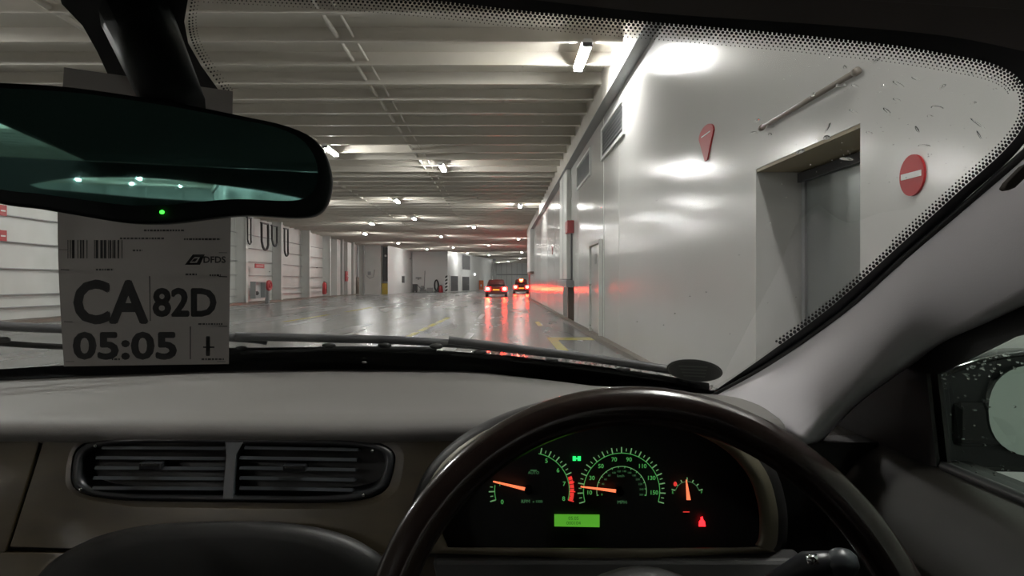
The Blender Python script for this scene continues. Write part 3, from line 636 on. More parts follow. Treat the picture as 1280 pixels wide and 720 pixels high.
# disc sticker
st = thing('disc_sticker', 'dark oval disc sticker low in the right corner of the windscreen', 'sticker', tuple(W(868, 461)))
def disc(cx, cy, rx, ry, off, n=32): return [W(cx+rx*math.cos(2*math.pi*k/n), cy+ry*math.sin(2*math.pi*k/n)+.08*rx*math.cos(2*math.pi*k/n), off) for k in range(n)]
obj('disc', prism(disc(868, 461, 35, 13.5, -.003), Vector((0, 1, 1.68)).normalized()*.001), M['sticker'], st)
a_, b_ = disc(868, 461, 33.5, 12.8, -.0035), disc(868, 461, 32.5, 12.3, -.0035); obj('disc_ring', grid([a_, b_], True), M['stickerink'], st)
for k in range(4): obj('print_line', prism([W(848+k*2, 454+k*4, -.0035), W(884-k*1, 455.5+k*4, -.0035), W(884-k, 457+k*4, -.0035), W(848+k*2, 455.6+k*4, -.0035)], (0, -.0001, .0001)), M['stickerink'], st)
# header, roof lining and rear shell
roof = thing('headliner', 'brown grey cloth roof lining above the windscreen', 'headliner', (-.26, -.7, 1.40))
HE = sp2([(-340, -40), (-120, -62), (120, -66), (300, -50), (534, -22), (669, -6), (820, 10), (950, 19), (1051, 26), (1181, 38), (1290, 60), (1400, 86), (1600, 110)], 4)
r0 = [W(a, b2, -.006) for a, b2 in HE]
rows = [[p+Vector((0, .02, .012)) for p in r0], r0, [p+Vector((0, -.05, .018)) for p in r0], [Vector((p.x*1.02, .25, 1.43)) for p in r0], [Vector((p.x*1.05, -.6, 1.46)) for p in r0], [Vector((p.x*1.0, -1.7, 1.48)) for p in r0], [Vector((p.x*.95, -2.0, 1.475)) for p in r0]]
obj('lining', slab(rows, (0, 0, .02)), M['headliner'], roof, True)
vs_ = [P(930, -6, .47), P(1290, 16, .42), P(1290, -60, .36), P(930, -70, .40)]
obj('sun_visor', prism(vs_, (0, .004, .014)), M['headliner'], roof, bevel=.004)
# mirror
mc = P(215, 190, .45); dv = (P(215, 238, .45)-Vector((0, 0, EYE)))
strip_pt = P(215, 238, .45); Rw = Vector((-.26, -2.0, 1.378))
nrm = ((Rw-strip_pt).normalized()-dv.normalized()).normalized()
def onM(px, py, off=0.0):
    r_ = P(px, py, 1)-Vector((0, 0, EYE)); t_ = ((strip_pt-Vector((0, 0, EYE))).dot(nrm))/r_.dot(nrm); return Vector((0, 0, EYE))+r_*t_+nrm*off
rv = thing('rear_view_mirror', 'black rear view mirror at upper left showing a thin teal reflection', 'mirror', tuple(mc))
HO = sp2([(-90, 185), (-78, 130), (-30, 104), (0, 103), (80, 108), (150, 117), (230, 130), (300, 144), (362, 158), (398, 178), (414, 212), (413, 245), (400, 266), (372, 272), (310, 269), (260, 273), (210, 279), (160, 279), (100, 270), (40, 260), (0, 255), (-50, 240), (-82, 215), (-90, 185)], 4)[:-1]
hc = onM(165, 190)
o1 = [onM(a, b2) for a, b2 in HO]
rows = [[hc+(p-hc)*s-nrm*o for p in o1] for s, o in ((.93, -.001), (.985, -.0015), (1, .003), (1, .015), (.93, .030), (.7, .042), (.3, .046), (.01, .047))]
obj('housing', grid(rows, True), M['mirrorhouse'], rv, True)
gl = [hc+(p-hc)*.93+nrm*.0014 for p in o1]; 
gl2 = []
for (a, b2) in HO: gl2.append(onM(165+(a-165)*.93, 186+(b2-186)*(.90 if b2 < 186 else .76), .0020))
# the rim face closes over the housing, glass slightly proud
obj('bezel', (o1 and [hc+(p-hc)*.94+nrm*.0012 for p in o1], [list(range(len(o1)))]), M['mirrorhouse'], rv)
obj('mirror_glass', (gl2, [list(range(len(gl2)))]), M['mirror'], rv)
led = onM(204, 265.5, .003); obj('green_led', ell(led, .0016, .0012, .0013, 10, 6), M['led'], rv, True)
for k in range(6): 
    q = onM(271+k*6, 164+k*.9, .0025)
pa = onM(205, 120, -.03); pb = W(175, 15, -.008)
obj('mount_arm', tube([pa, pa+(pb-pa)*.5, pb], [.020, .024, .028], 14), M['mirrorhouse'], rv, True)
# rear shell of the cabin with the rear window the mirror shows
def refl(px, py):
    p = onM(px, py); r_ = (p-Vector((0, 0, EYE))).normalized(); q = r_-2*r_.dot(nrm)*nrm; t_ = (-2.0-p.y)/q.y; return p+q*t_
lens = sp2([(38, 231), (80, 224), (140, 222), (215, 225), (300, 235), (350, 243), (392, 254), (340, 257), (260, 252), (180, 247), (100, 240), (55, 236), (38, 231)], 4)[:-1]
lw = [refl(a, b2) for a, b2 in lens]
lc = sum(lw, Vector())/len(lw)
outer = []
for p in lw:
    dx, dz = p.x-lc.x, p.z-lc.z; s = min(.80/max(abs(dx), 1e-4), (1.0 if dz < 0 else .10)/max(abs(dz), 1e-4)); outer.append(Vector((lc.x+dx*s, -2.0, lc.z+dz*s)))
cab = thing('cabin_rear', 'dark rear bulkhead and seat backs of the car cabin behind the driver', 'car interior', (-.26, -2, .2))
obj('rear_frame', grid([lw, outer], True), M['dashdark'], cab)
obj('left_side', J(box(-1.12, -1.09, -2.0, .1, .3, 1.02), box(-1.12, -1.09, -2.0, -1.6, 1.02, 1.45), box(-1.12, -1.09, -.35, -.2, 1.02, 1.45), box(-1.12, -1.09, -2, .15, 1.38, 1.45)), M['dashdark'], cab)
obj('cabin_floor', box(-1.12, .45, -2, 1.1, .28, .3), M['dashdark'], cab)
for sx in (-.62, .1): obj('seat_back', box(sx-.22, sx+.22, -.55, -.42, .35, 1.0), M['dashdark'], cab, bevel=.04)
# ------------------------------------------------------------------ right pillar
ap = thing('windscreen_pillar', 'light grey cloth covered pillar rising at the right of the windscreen', 'pillar', tuple(P(1100, 400, .7)))
A_ = [(888, 490), (960, 449), (1050, 385), (1130, 313), (1200, 252), (1290, 172), (1380, 92), (1480, 0), (1600, -110)]
B_ = [(1003, 556, .735), (1045, 512, .73), (1102, 468, .69), (1165, 430, .66), (1230, 397, .58), (1300, 360, .51), (1400, 305, .44), (1520, 230, .38), (1680, 120, .32)]
rows = []
for i, ((ax, ay), (bx, by, bd)) in enumerate(zip(A_, B_)):
    a = W(ax, ay, -.010); b2 = P(bx, by, bd)
    if i > 5: a = P(ax, ay, max((W(ax, ay)).y, .2))
    mid = (a+b2)/2; bul = Vector((-.6, -1, .35)).normalized()*.035
    row = [a+Vector((.004, .012, 0))]
    for k in range(13):
        t_ = k/12; c1 = a+(b2-a)*.35+bul*1.1; c2 = a+(b2-a)*.78+bul*1.3
        row.append(a*(1-t_)**3+c1*3*t_*(1-t_)**2+c2*3*t_*t_*(1-t_)+b2*t_**3)
    row.append(b2+Vector((.03, .03, -.005)))
    rows.append(row)
sm = []
for j in range(len(rows[0])):
    sm.append(smoothpath([r_[j] for r_ in rows], 4))
rows = [[sm[j][i] for j in range(len(sm))] for i in range(len(sm[0]))]
obj('pillar_cover', slab(rows, (.012, .012, 0)), M['pillar'], ap, True)
tb = [P(1247, 237, .478), P(1252, 229, .476), P(1272, 209, .470), P(1283, 203, .468), P(1290, 205, .466), P(1284, 215, .467), P(1262, 236, .474), P(1252, 240, .477)]
obj('embossed_tab', prism(tb, (0, -.006, 0)), M['headliner'], ap, bevel=.001)
# seal along glass
obj('glass_seal', tube([W(a, b2, -.006) for a, b2 in offs(sp2(A_[:6], 4), -1)], .0035, 6), M['black'], ap, True)
# ------------------------------------------------------------------ driver door
XD = .43
def D(px, py, x=XD): d = x*F/(px-VX); return P(px, py, d)
door = thing('car_door', 'dark driver door with brown grey armrest trim under a wet side window', 'car door', (XD, .5, .4))
c1, c2, c3, c4 = D(1172, 468), D(1185, 585), D(1290, 623), D(1290, 415)
def dp(y, z): return Vector((XD, y, z))
wt = (c4.z-c1.z)/(c4.y-c1.y)
win = [c1, c2, dp(-.45, c2.z), dp(-.45, 1.36), dp(.0, 1.36), dp(.15, 1.36-.03)]
win = [c1, dp(c1.y-.1, c1.z+.045), c4, dp(.36, c4.z+.12), dp(.2, 1.37), dp(-.5, 1.38), dp(-.5, c2.z), c2]
outer = [dp(c1.y+.45, c1.z-.06), dp(.72, 1.19), dp(.62, 1.26), dp(.45, 1.36), dp(.2, 1.45), dp(-.8, 1.45), dp(-.8, c2.z-.05), dp(c2.y+.45, c2.z-.05)]
obj('window_frame', slab([win+[win[0]], outer+[outer[0]]], (.003, 0, 0)), M['dashdark'], door)
obj('door_skin', box(XD+.01, XD+.05, -.8, 1.15, .3, c2.z-.005), M['dashdark'], door)
obj('side_glass', prism([p+Vector((.0032, 0, 0)) for p in win], (.001, 0, 0)), M['sideglass'], door)
# moulded door top rail and card
y_s = [1.05, .95, .85, .75, .65, .5, .3, 0, -.5]
rows = []
for yy in y_s:
    z = c2.z-.004; t_ = max(0, min(1, (1.05-yy)/.3))
    rows.append([Vector((XD+.012, yy, z)), Vector((XD-.006, yy, z+.002)), Vector((XD-.03*t_-.004, yy, z-.012)), Vector((XD-.055*t_-.006, yy, z-.05)), Vector((XD-.065*t_-.006, yy, z-.10)), Vector((XD-.05*t_-.006, yy, z-.16)), Vector((XD-.045*t_, yy, z-.5))])
obj('door_card', grid(rows), M['pad'], door, True)
obj('window_seal', tube([c2+Vector((.004, .03, 0)), c2+Vector((-.002, 0, 0)), dp(-.5, c2.z)], .006, 6), M['black'], door, True)
obj('sail_panel', prism([D(1000, 552), D(1060, 505), c1+Vector((-.004, .005, .0)), c2+Vector((-.004, .005, 0)), D(1040, 572)], (-.004, 0, 0)), M['dashdark'], door)
V = []
for i in range(95):
    px, py = random.uniform(1178, 1278), random.uniform(430, 615)
    if py < 468-(px-1172)*.45 or py > 583+(px-1185)*.36: continue
    if random.random() < .45: py = 466-(px-1172)*.28+random.uniform(0, 22)
    a, b2 = random.uniform(1.0, 3.6), random.uniform(.8, 1.5); an = random.uniform(.2, 1.2)
    rows = [[D(px+r_*(a*math.cos(q)*math.cos(an)-b2*math.sin(q)*math.sin(an)), py+r_*(a*math.cos(q)*math.sin(an)+b2*math.sin(q)*math.cos(an)), XD+.0046)+Vector((h*.0012, 0, 0)) for q in [2*math.pi*k/8 for k in range(8)]] for r_, h in ((1, 0), (.7, .8), (.02, 1))]
    V.append(grid(rows, True))
tag(obj('side_window_drops', J(*V), M['drop'], None, True), 'water drops on the driver side window in front of the mirror', 'raindrops', kind='stuff')
# door mirror
dm = thing('door_mirror', 'black door mirror with rounded pale green glass outside the side window', 'mirror', tuple(P(1290, 520, .70)))
ctr = P(1300, 512, .70)
OUT = sp2([(1160, 475), (1200, 458), (1250, 444), (1310, 438), (1380, 448), (1420, 490), (1425, 530), (1400, 575), (1340, 592), (1270, 592), (1210, 590), (1165, 584), (1150, 530), (1160, 475)], 3)[:-1]
o1 = [P(a, b2, .70) for a, b2 in OUT]; hc = sum(o1, Vector())/len(o1)
rows = [[hc+(p-hc)*s+Vector((0, o, 0)) for p in o1] for s, o in ((.90, .006), (.97, 0), (1, .01), (.98, .04), (.85, .075), (.5, .095), (.02, .1))]
obj('housing', grid(rows, True), M['gloss'], dm, True)
obj('inner_face', ([hc+(p-hc)*.91+Vector((0, .005, 0)) for p in o1], [list(range(len(o1)))]), M['ventblack'], dm)
LG = [P(1300+(66 if math.cos(a) < 0 else 95)*math.copysign(abs(math.cos(a))**.85, math.cos(a)), 513+58*math.copysign(abs(math.sin(a))**.85, math.sin(a)), .70)+Vector((0, -.002, 0)) for a in [2*math.pi*k/32 for k in range(32)]]
obj('mirror_glass', prism(LG, (0, .003, 0)), M['doormirror'], dm)
obj('mirror_arm', box(.46, .53, .70, .76, 1.03, 1.08), M['gloss'], dm, bevel=.01)
# ------------------------------------------------------------------ dashboard
dash = thing('dashboard', 'grey topped dashboard with olive brown wood veneer fascia', 'dashboard', (-.3, .8, .5))
xs = [-1.08+.035*k for k in range(43)]
def near_y(x): return .76 + .0*x
rows = []
nb = [(-1.1, 1.0), (-.9, 1.08), (-.6, 1.18), (-.26, 1.215), (0, 1.20), (.2, 1.13), (.33, 1.05), (.43, .95)]
def back_y(x):
    for (a, ya), (b2, yb) in zip(nb, nb[1:]):
        if x <= b2: return ya+(yb-ya)*(x-a)/(b2-a)
    return nb[-1][1]
for x in xs:
    yb_ = min(Yw(x, -.150)-.004, 1.3); r_ = []
    hump = .004*math.exp(-((x-.10)/.17)**4)     # binnacle brow
    for k in range(13):
        t_ = k/12; yy = yb_+(.765-yb_)*t_
        zz = EYE-.152-.016*max(0, min(1, (x+.05)/.2))*(1-t_)+.006*math.sin(math.pi*t_)+hump*max(0, min(1, (t_-.25)/.5))
        r_.append(Vector((min(x, .31+.03*(1-t_)), yy, zz)))
    for yy, dz in ((.752, -.004), (.745, -.012), (.747, -.022), (.765, -.030)):
        r_.append(Vector((min(x, .31), yy, EYE-.152+hump+dz)))
    rows.append(r_)
obj('top_pad', grid(rows), M['dash'], dash, True)
obj('shadow_gap', box(-1.1, .42, .765, .80, .80, EYE-.178), M['dashdark'], dash)
def FA(px, py): return P(px, py, .752-(py-533)/190*.05)
# vent geometry
VO = []
for k in range(48):
    a = 2*math.pi*k/48; c_, s_ = math.cos(a), math.sin(a); e = .35
    x = 290+202*math.copysign(abs(c_)**e, c_); y2 = 587+41.5*math.copysign(abs(s_)**.55, s_)
    x += (y2-587)*(-.22 if x > 290 else -.10)*(1)
    y2 += (x-290)*.012
    VO.append((x, y2))
inner = [FA(*a) for a in VO]
def rectpt(x, y2, X0, X1, Y0, Y1):
    dx, dy = x-290, y2-587; s = 1e9
    if dx > 0: s = min(s, (X1-290)/dx)
    if dx < 0: s = min(s, (X0-290)/dx)
    if dy > 0: s = min(s, (Y1-587)/dy)
    if dy < 0: s = min(s, (Y0-587)/dy)
    return 290+dx*s, 587+dy*s
outer_ = []
for a in VO:
    x, y2 = rectpt(*a, 42, 585, 533, 690)
    if x <= 60: x = 60-(y2-535)*.32
    outer_.append(FA(x, y2))
rows = [outer_, [i_+(o_-i_)*.12 for i_, o_ in zip(inner, outer_)], [p+Vector((0, .001, 0)) for p in inner], [p+Vector((0, .02, 0)) for p in inner]]
fp = obj('veneer_panel', grid(rows, True), M['wood'], dash, False)
obj('veneer_panel', prism([FA(-140, 533), FA(55, 533), FA(6, 690), FA(-140, 690)], (0, .012, 0)), M['wood'], dash, bevel=.001)
obj('lower_panel', prism([FA(-140, 691), FA(600, 691), P(600, 800, .68), P(-140, 800, .68)], (0, .01, 0)), M['wood'], dash)
# lower console pad with an arched top
arch = sp2([(20, 760), (52, 715), (85, 688), (130, 668), (190, 656), (270, 652), (350, 653), (410, 662), (452, 678), (485, 705), (505, 760)], 4)
rows = []
for s, o in ((1.0, .71), (1.0, .696), (.985, .688), (.93, .680), (.8, .675)):
    rows.append([P(265+(a-265)*s, 760+(b2-760)*s, o) for a, b2 in arch])
rows.append([P(265, 759, .674)]*len(arch))
obj('console_pad', grid(rows), M['dashdark'], dash, True)
# air vent
av = thing('air_vent', 'wide black double air vent with horizontal slats set in the veneer', 'air vent', tuple(FA(290, 628)))
vb = lambda s, o, sy=None: [FA(290+(a-290)*s, 587+(b2-587)*(sy or s))+Vector((0, o, 0)) for a, b2 in VO]
obj('vent_frame', grid([vb(.995, .006, .98), vb(.985, -.001, .95), vb(.94, -.002, .80), vb(.935, .004, .78), vb(.935, .028, .78)], True), M['ventblack'], av, True)
obj('vent_back', (vb(.94, .027, .8), [list(range(48))]), M['black'], av)
dv_ = [FA(283, 552), FA(305, 552), FA(296, 568), FA(292, 622), FA(280, 622), FA(284, 568)]
obj('divider', prism([p+Vector((0, -.003, 0)) for p in dv_], (0, .02, 0)), M['ventgrey'], av)
for (x0, x1) in ((122, 282), (300, 448)):
    for k in range(5):
        yy = 560+k*12.6; sl = .0 if k else 6
        a, b2 = FA(x0-(k*1.5 if x0 < 200 else 0)+sl, yy), FA(x1-(k*1.8 if x0 > 200 else 0), yy+(1 if x0 < 200 else 2.5))
        obj('slat', prism([a+Vector((0, 0, .0022)), a+Vector((0, -.002, -.0008)), a+Vector((0, .016, -.005)), a+Vector((0, .016, -.003))], b2-a), M['ventgrey'], av)
for (x, y2) in ((192, 580), (370, 583)):
    q = FA(x, y2); tb_ = obj('vent_tab', box(q.x-.012, q.x+.012, q.y-.008, q.y+.006, q.z-.004, q.z+.003), M['ventblack'], av, bevel=.001)
    obj('tab_highlight', box(q.x-.009, q.x+.009, q.y-.0092, q.y-.008, q.z+.0005, q.z+.0025), M['chrome'], tb_)  # chrome strip stands in for the highlight on the tab
for (x, y2) in ((121, 557), (103, 611), (466, 563), (455, 618)): obj('screw', ell(FA(x, y2)+Vector((0, -.003, 0)), .002, .0012, .002, 8, 4), M['chrome'], av, True)
# trim ring of the instrument opening
FD = .66
ic = thing('instrument_cluster', 'black instrument cluster with lit green dials and orange needles behind the wheel', 'instrument cluster', tuple(P(770, 690, .70)))
OP = sp2([(560, 684), (548, 640), (575, 585), (640, 545), (740, 527), (830, 530), (895, 555), (932, 590), (947, 630), (949, 665), (944, 680), (930, 684), (750, 685), (560, 684)], 5)[:-1]
oc = Vector((752, 620, 0))
def ring(s, d, ex=0):
    out = []
    for a, b2 in OP:
        v = Vector((a, b2, 0))-oc; l = v.length; v = oc+v*(1+ex/l); out.append(P(v.x, v.y, d))
    return out
obj('trim_ring', grid([ring(1, FD+.006), ring(1, FD, 2), ring(1, FD-.001, 9), ring(1, FD, 16), ring(1, FD+.012, 24)], True), M['trim'], ic, True)
obj('binnacle_walls', grid([ring(1, FD+.006), ring(1, .705)], True), M['gloss'], ic)
obj('dial_face', (ring(1, .704, 6), [list(range(len(OP)))]), mat('dial black', (.004, .004, .004), .6), ic)
obj('surround', grid([ring(1, FD+.012, 22), ring(1, FD+.016, 30), ring(1, FD+.07, 36)], True), M['dashdark'], ic, True)
obj('lower_shroud', prism([P(540, 700, .655), P(1010, 700, .655), P(1000, 800, .62), P(560, 800, .62)], (0, .03, 0)), M['dashdark'], ic, bevel=.004)
GD = .702
G = lambda px, py, o=0: P(px, py, GD-o)
X1, Z1 = Vector((1, 0, 0)), Vector((0, 0, 1))
sc = GD/F
def tick(par, cx, cy, r0, r1, deg, w_, m_, name='tick'):
    a = math.radians(deg); u = Vector((math.cos(a), 0, math.sin(a))); v = Vector((-u.z, 0, u.x)); c = G(cx, cy, .001)
    p = [c+u*r0*sc-v*w_*sc/2, c+u*r1*sc-v*w_*sc/2, c+u*r1*sc+v*w_*sc/2, c+u*r0*sc+v*w_*sc/2]
    return obj(name, prism(p, (0, .0004, 0)), m_, par)
def arc(par, cx, cy, r, w_, d0, d1, m_, name):
    n_ = max(4, int(abs(d1-d0)/5)); c = G(cx, cy, .001); rows = [[c+Vector((math.cos(math.radians(d0+(d1-d0)*k/n_)), 0, math.sin(math.radians(d0+(d1-d0)*k/n_))))*rr_*sc for k in range(n_+1)] for rr_ in (r-w_/2, r+w_/2)]
    return obj(name, grid(rows), m_, par)
def needle(par, hx, hy, tx, ty, w_):
    a, b2 = G(hx, hy, .006), G(tx, ty, .006); u = (b2-a).normalized(); v = Vector((-u.z, 0, u.x))*w_*sc/2
    obj('needle', prism([a-v, b2-v*.35, b2+v*.35, a+v], (0, .001, 0)), M['needle'], par)
    obj('needle_hub', tube([a+Vector((0, .005, 0)), a+Vector((0, -.003, 0))], 5*sc, 14), M['gloss'], par)
# rev counter
def sub(name, label):
    o = bpy.data.objects.new(name, None); COL.objects.link(o); o.parent = ic; ORG[o.name] = ORG[ic.name].copy(); o['label'] = label; return o
tc = sub('rev_counter', 'rev counter on the left with red zone')
C0 = (665, 613)
for i in range(17*2-1):
    v = i/4
    if .99 < v < 4.4: continue
    a = 195-26.25*v; maj = (i % 2 == 0)
    tick(tc, *C0, 47 if maj else 49, 54 if maj else 52.5, a, 1.3 if maj else .9, M['gaugew'] if v < 6.6 else M['gaugered'])
arc(tc, *C0, 46.6, .9, 195, 172, M['gauge'], 'scale_arc'); arc(tc, *C0, 46.6, .9, 80, -15, M['gauge'], 'scale_arc')
for k in range(6): arc(tc, *C0, 50, 5, 20-k*5.8, 15-k*5.8, M['gaugered'], 'red_zone_block')
for s_, v in (('0', 0), ('1', 1), ('5', 5), ('6', 6), ('7', 7), ('8', 8)):
    a = math.radians(195-26.25*v+(6 if v == 0 else 0)); text('numeral', s_, M['gauge'], tc, G(C0[0]+41*math.cos(a)+(0 if v else 1), C0[1]-41*math.sin(a), .001), X1, Z1, 7.5*sc, .0001)
text('lettering', 'RPM', M['gaugedim'], tc, G(657, 627, .001), X1, Z1, 6*sc); text('lettering', 'x 1000', M['gaugedim'], tc, G(672, 627, .001), X1, Z1, 4.5*sc)
text('lettering', 'AUTO', M['gaugedim'], tc, G(667, 591, .001), X1, Z1, 5*sc); tick(tc, 667, 588, -4, 4, 0, 1, M['gaugedim'], 'mark')
needle(tc, 660.5, 612.5, 616.5, 602, 4.2)
sp = sub('speedometer', 'speedometer in the middle')
C1 = (777, 614)
for i in range(33):
    v = i*5; a = 196-212*v/160; tick(sp, *C1, 48 if i % 2 == 0 else 50, 55 if i % 2 == 0 else 53.5, a, 1.3 if i % 2 == 0 else .9, M['gaugew'])
arc(sp, *C1, 47.6, .9, 196, -16, M['gauge'], 'scale_arc')
for v in (10, 30, 50, 70, 90, 110, 130, 150):
    a = math.radians(196-212*v/160); text('numeral', str(v), M['gauge'], sp, G(C1[0]+40.5*math.cos(a), C1[1]-40.5*math.sin(a), .001), X1, Z1, 7.2*sc, .0001)
arc(sp, *C1, 31, .8, 190, -10, M['gaugew'], 'inner_arc')
for k in range(14):
    a = 190-200*k/13; tick(sp, *C1, 29, 31.5, a, .8, M['gauge'])
    if k % 1 == 0: text('numeral', str(k*20), M['gaugedim'] if k > 0 else M['gauge'], sp, G(C1[0]+25*math.cos(math.radians(a)), C1[1]-25*math.sin(math.radians(a)), .001), X1, Z1, 3.4*sc)
text('lettering', 'km/h', M['gaugedim'], sp, G(776, 595, .001), X1, Z1, 4.5*sc); text('lettering', 'MPH', M['gaugedim'], sp, G(777.5, 628, .001), X1, Z1, 6*sc)
needle(sp, 774.5, 614.5, 726, 608.5, 4.0)
fg = sub('fuel_gauge', 'small fuel gauge on the right')
C2 = (859, 617)
for k in range(7): tick(fg, *C2, 15.5, 20 if k % 3 == 0 else 18.5, 165-25*k, 1.2, M['gaugew'])
arc(fg, *C2, 15, .8, 165, 15, M['gaugedim'], 'scale_arc')
text('lettering', 'E', M['gauge'], fg, G(841, 615.5, .001), X1, Z1, 5*sc); text('lettering', 'F', M['gauge'], fg, G(877, 615.5, .001), X1, Z1, 5*sc)
obj('low_fuel_mark', ell(G(844, 605, .001), 2.2*sc, .0005, 3*sc, 8, 5), M['gaugered'], fg, True)
a, b2 = G(861, 625, .006), G(858, 600, .006); obj('needle', prism([a-X1*2.5*sc, b2-X1*.5*sc, b2+X1*.5*sc, a+X1*2.5*sc], (0, .001, 0)), M['needle'], fg)
tick(fg, 858, 640, -4, 4, 0, 1, M['gaugered'], 'mark')
lcd = obj('trip_display', prism([G(693, 643, .001), G(749.5, 643.5, .001), G(749.5, 659, .001), G(693, 658, .001)], (0, .0006, 0)), M['lcd'], ic)
text('display_text', '05.05', M['lcdink'], lcd, G(717, 648, .0015), X1, Z1, 6*sc); text('display_text', '000104', M['lcdink'], lcd, G(717, 654, .0015), X1, Z1, 6*sc)
# warning lamps
def poly(name, pts, m_, par): return obj(name, prism([G(a, b2, .001) for a, b2 in pts], (0, .0005, 0)), m_, par)
wl_ = poly('warning_lamp', [(873.5, 658), (874, 652), (876, 649.5), (876, 646.5), (878.5, 646), (879, 649.5), (881, 652), (882, 658)], M['warn'], ic); wl_['label'] = 'red seat belt warning lamp'
gi = J(prism([G(716, 570.5, .001), G(720, 570.5, .001), G(720, 576, .001), G(716, 576, .001)], (0, .0005, 0)), prism([G(722, 570.5, .001), G(726, 570.5, .001), G(726, 576, .001), G(722, 576, .001)], (0, .0005, 0)), prism([G(719, 572.5, .001), G(723, 572.5, .001), G(723, 574, .001), G(719, 574, .001)], (0, .0005, 0)))
gi = obj('indicator_lamp', gi, mat('green telltale', (0, .3, .05), .5, emit=(.02, .9, .15), es=1.6), ic); gi['label'] = 'green side lamp telltale'
# ------------------------------------------------------------------ steering wheel
RW = .192; wcen = P(816, 855, .47); wn_ = Vector((-.02, -1, .42)).normalized()
wu = Vector((1, 0, 0)); wv = wn_.cross(wu).normalized()*-1
if wv.z < 0: wv = -wv
wu = (wu-wn_*wu.dot(wn_)).normalized()
sw = thing('steering_wheel', 'large dark brown polished steering wheel in front of the driver', 'steering wheel', tuple(wcen))
C = lambda r_, a, o=0: wcen+wu*r_*math.cos(a)+wv*r_*math.sin(a)+wn_*o
NS = 96; rows = []
for k in range(NS+1):
    a = 2*math.pi*k/NS; e = wu*math.cos(a)+wv*math.sin(a)
    rows.append([wcen+e*RW+e*.0155*math.cos(q)+wn_*.0135*math.sin(q) for q in [2*math.pi*j/14 for j in range(14)]])
obj('rim', grid(rows, True), M['rim'], sw, True)
rows = [[C(.075*s, 2*math.pi*k/32, o)*1 for k in range(32)] for s, o in ((.98, -.05), (1, -.02), (.97, 0), (.8, .010), (.4, .013), (.01, .014))]
obj('hub', grid(rows, True), M['dashdark'], sw, True)
for a in (math.radians(-8), math.radians(188), math.radians(270)):
    e = wu*math.cos(a)+wv*math.sin(a); f_ = wn_.cross(e)
    s_ = obj('spoke', prism([wcen+e*.065-f_*.028-wn_*.01, wcen+e*.185-f_*.016-wn_*.003, wcen+e*.185+f_*.016-wn_*.003, wcen+e*.065+f_*.028-wn_*.01], wn_*.014), M['dashdark'], sw, bevel=.004)
# stalk
sk = thing('indicator_stalk', 'black column stalk with silver tip seen through the wheel at lower right', 'stalk', tuple(P(1000, 715, .56)))
obj('lever', tube([P(900, 760, .60), P(960, 735, .58), P(1010, 706, .56), P(1050, 704, .55)], [.008, .009, .011, .010], 12), M['ventblack'], sk, True)
obj('silver_ring', tube([P(1008, 700, .545), P(1022, 699, .543)], .004, 10), M['chrome'], sk, True); obj('lever_tip', ell(P(1052, 704, .55), .014, .012, .012), M['ventgrey'], sk, True)
# ------------------------------------------------------------------ ticket hanging from the mirror
tk = thing('boarding_ticket', 'grey paper lane ticket hanging behind the mirror, printed CA 82D and 05:05', 'ticket', tuple(P(180, 456, .56)))
TD = .56
def T(px, py, o=0):
    # gentle curl of the sheet
    t_ = (px-180)/105; s_ = (py-270)/190
    return P(px, py, TD+.006*t_*t_-.004*s_-o)
rows = []
for i in range(17):
    v = i/16; r_ = []
    for j in range(13):
        u = j/12; yt = 84+(30)*u; yb_ = 458-3*u
        py = yt+(yb_-yt)*v; xl = 82 if py < 200 else 72+ (py-260)/198*10; xl = 80-8*math.sin(min(1, max(0, (py-84)/374))*math.pi); xr = 291-5*v
        r_.append(T(xl+(xr-xl)*u, py))
    rows.append(r_)
obj('paper', grid(rows), M['paper'], tk, True)
ts = TD/F; TX = (T(240, 380)-T(120, 380)).normalized(); TZ = Vector((0, 0, 1))
def tt(s, px, py, h, sx=1.0, bold=.0, al='CENTER'):
    o = text('printing', s, M['ink'], tk, T(px, py, .0012), TX, TZ, h*ts*1.40, 0, al, sx)
    if bold:                       # heavy face: the outline struck several times
        me = o.data; vs = [v.co.copy() for v in me.vertices]; fs = [list(p.vertices) for p in me.polygons]; V, Fc = [], []
        for q in range(9):
            d_ = (TX*math.cos(q*math.pi/4)+TZ*math.sin(q*math.pi/4))*bold if q < 8 else Vector((0, 0, 0)); k = len(V)
            V += [v+d_+Vector((0, -.00002*q, 0)) for v in vs]; Fc += [[a+k for a in f] for f in fs]
        me.clear_geometry(); me.from_pydata([tuple(v) for v in V], [], Fc); me.materials.clear(); me.materials.append(M['ink'])
    g0 = ORG[o.name]
    for q, v in enumerate(o.data.vertices):     # lay the print on the curled sheet
        p = v.co+g0; qx, qy = VX+p.x/p.y*F, VY-(p.z-EYE)/p.y*F
        v.co = T(qx, qy, .0006+.00001*(q*9//max(1, len(o.data.vertices))))-g0
    return o
tt('CA', 137, 380.5, 52, .92, .0016); tt('82D', 231, 380, 34, .96, .0011); tt('05:05', 157, 434, 32, 1.32, .0012); tt('1', 260, 434, 24, 1, .0006)
def rule(x0, y0, x1, y1, w_=1.2):
    a, b2 = T(x0, y0, .001), T(x1, y1, .001); d_ = (b2-a).normalized(); v = Vector((-d_.z, 0, d_.x))*w_*ts/2
    return prism([a-v, b2-v, b2+v, a+v], (0, -.0001, 0))
obj('ruled_lines', J(rule(76, 337, 284, 346), rule(80, 402, 284, 408, .8), rule(187, 345, 188, 401), rule(238, 408, 238, 449), rule(74, 312, 284, 316, .6), rule(254, 434, 268, 434, 2), rule(82, 452, 282, 452, .6)), M['ink'], tk)
bars = []; x = 85.0
while x < 153:
    w_ = random.choice((1.0, 1.0, 2.0, 3.2)); 
    if not (112 < x < 117): bars.append(rule(x, 300, x, 323, w_))
    x += w_+random.choice((1.2, 2.0, 2.6))
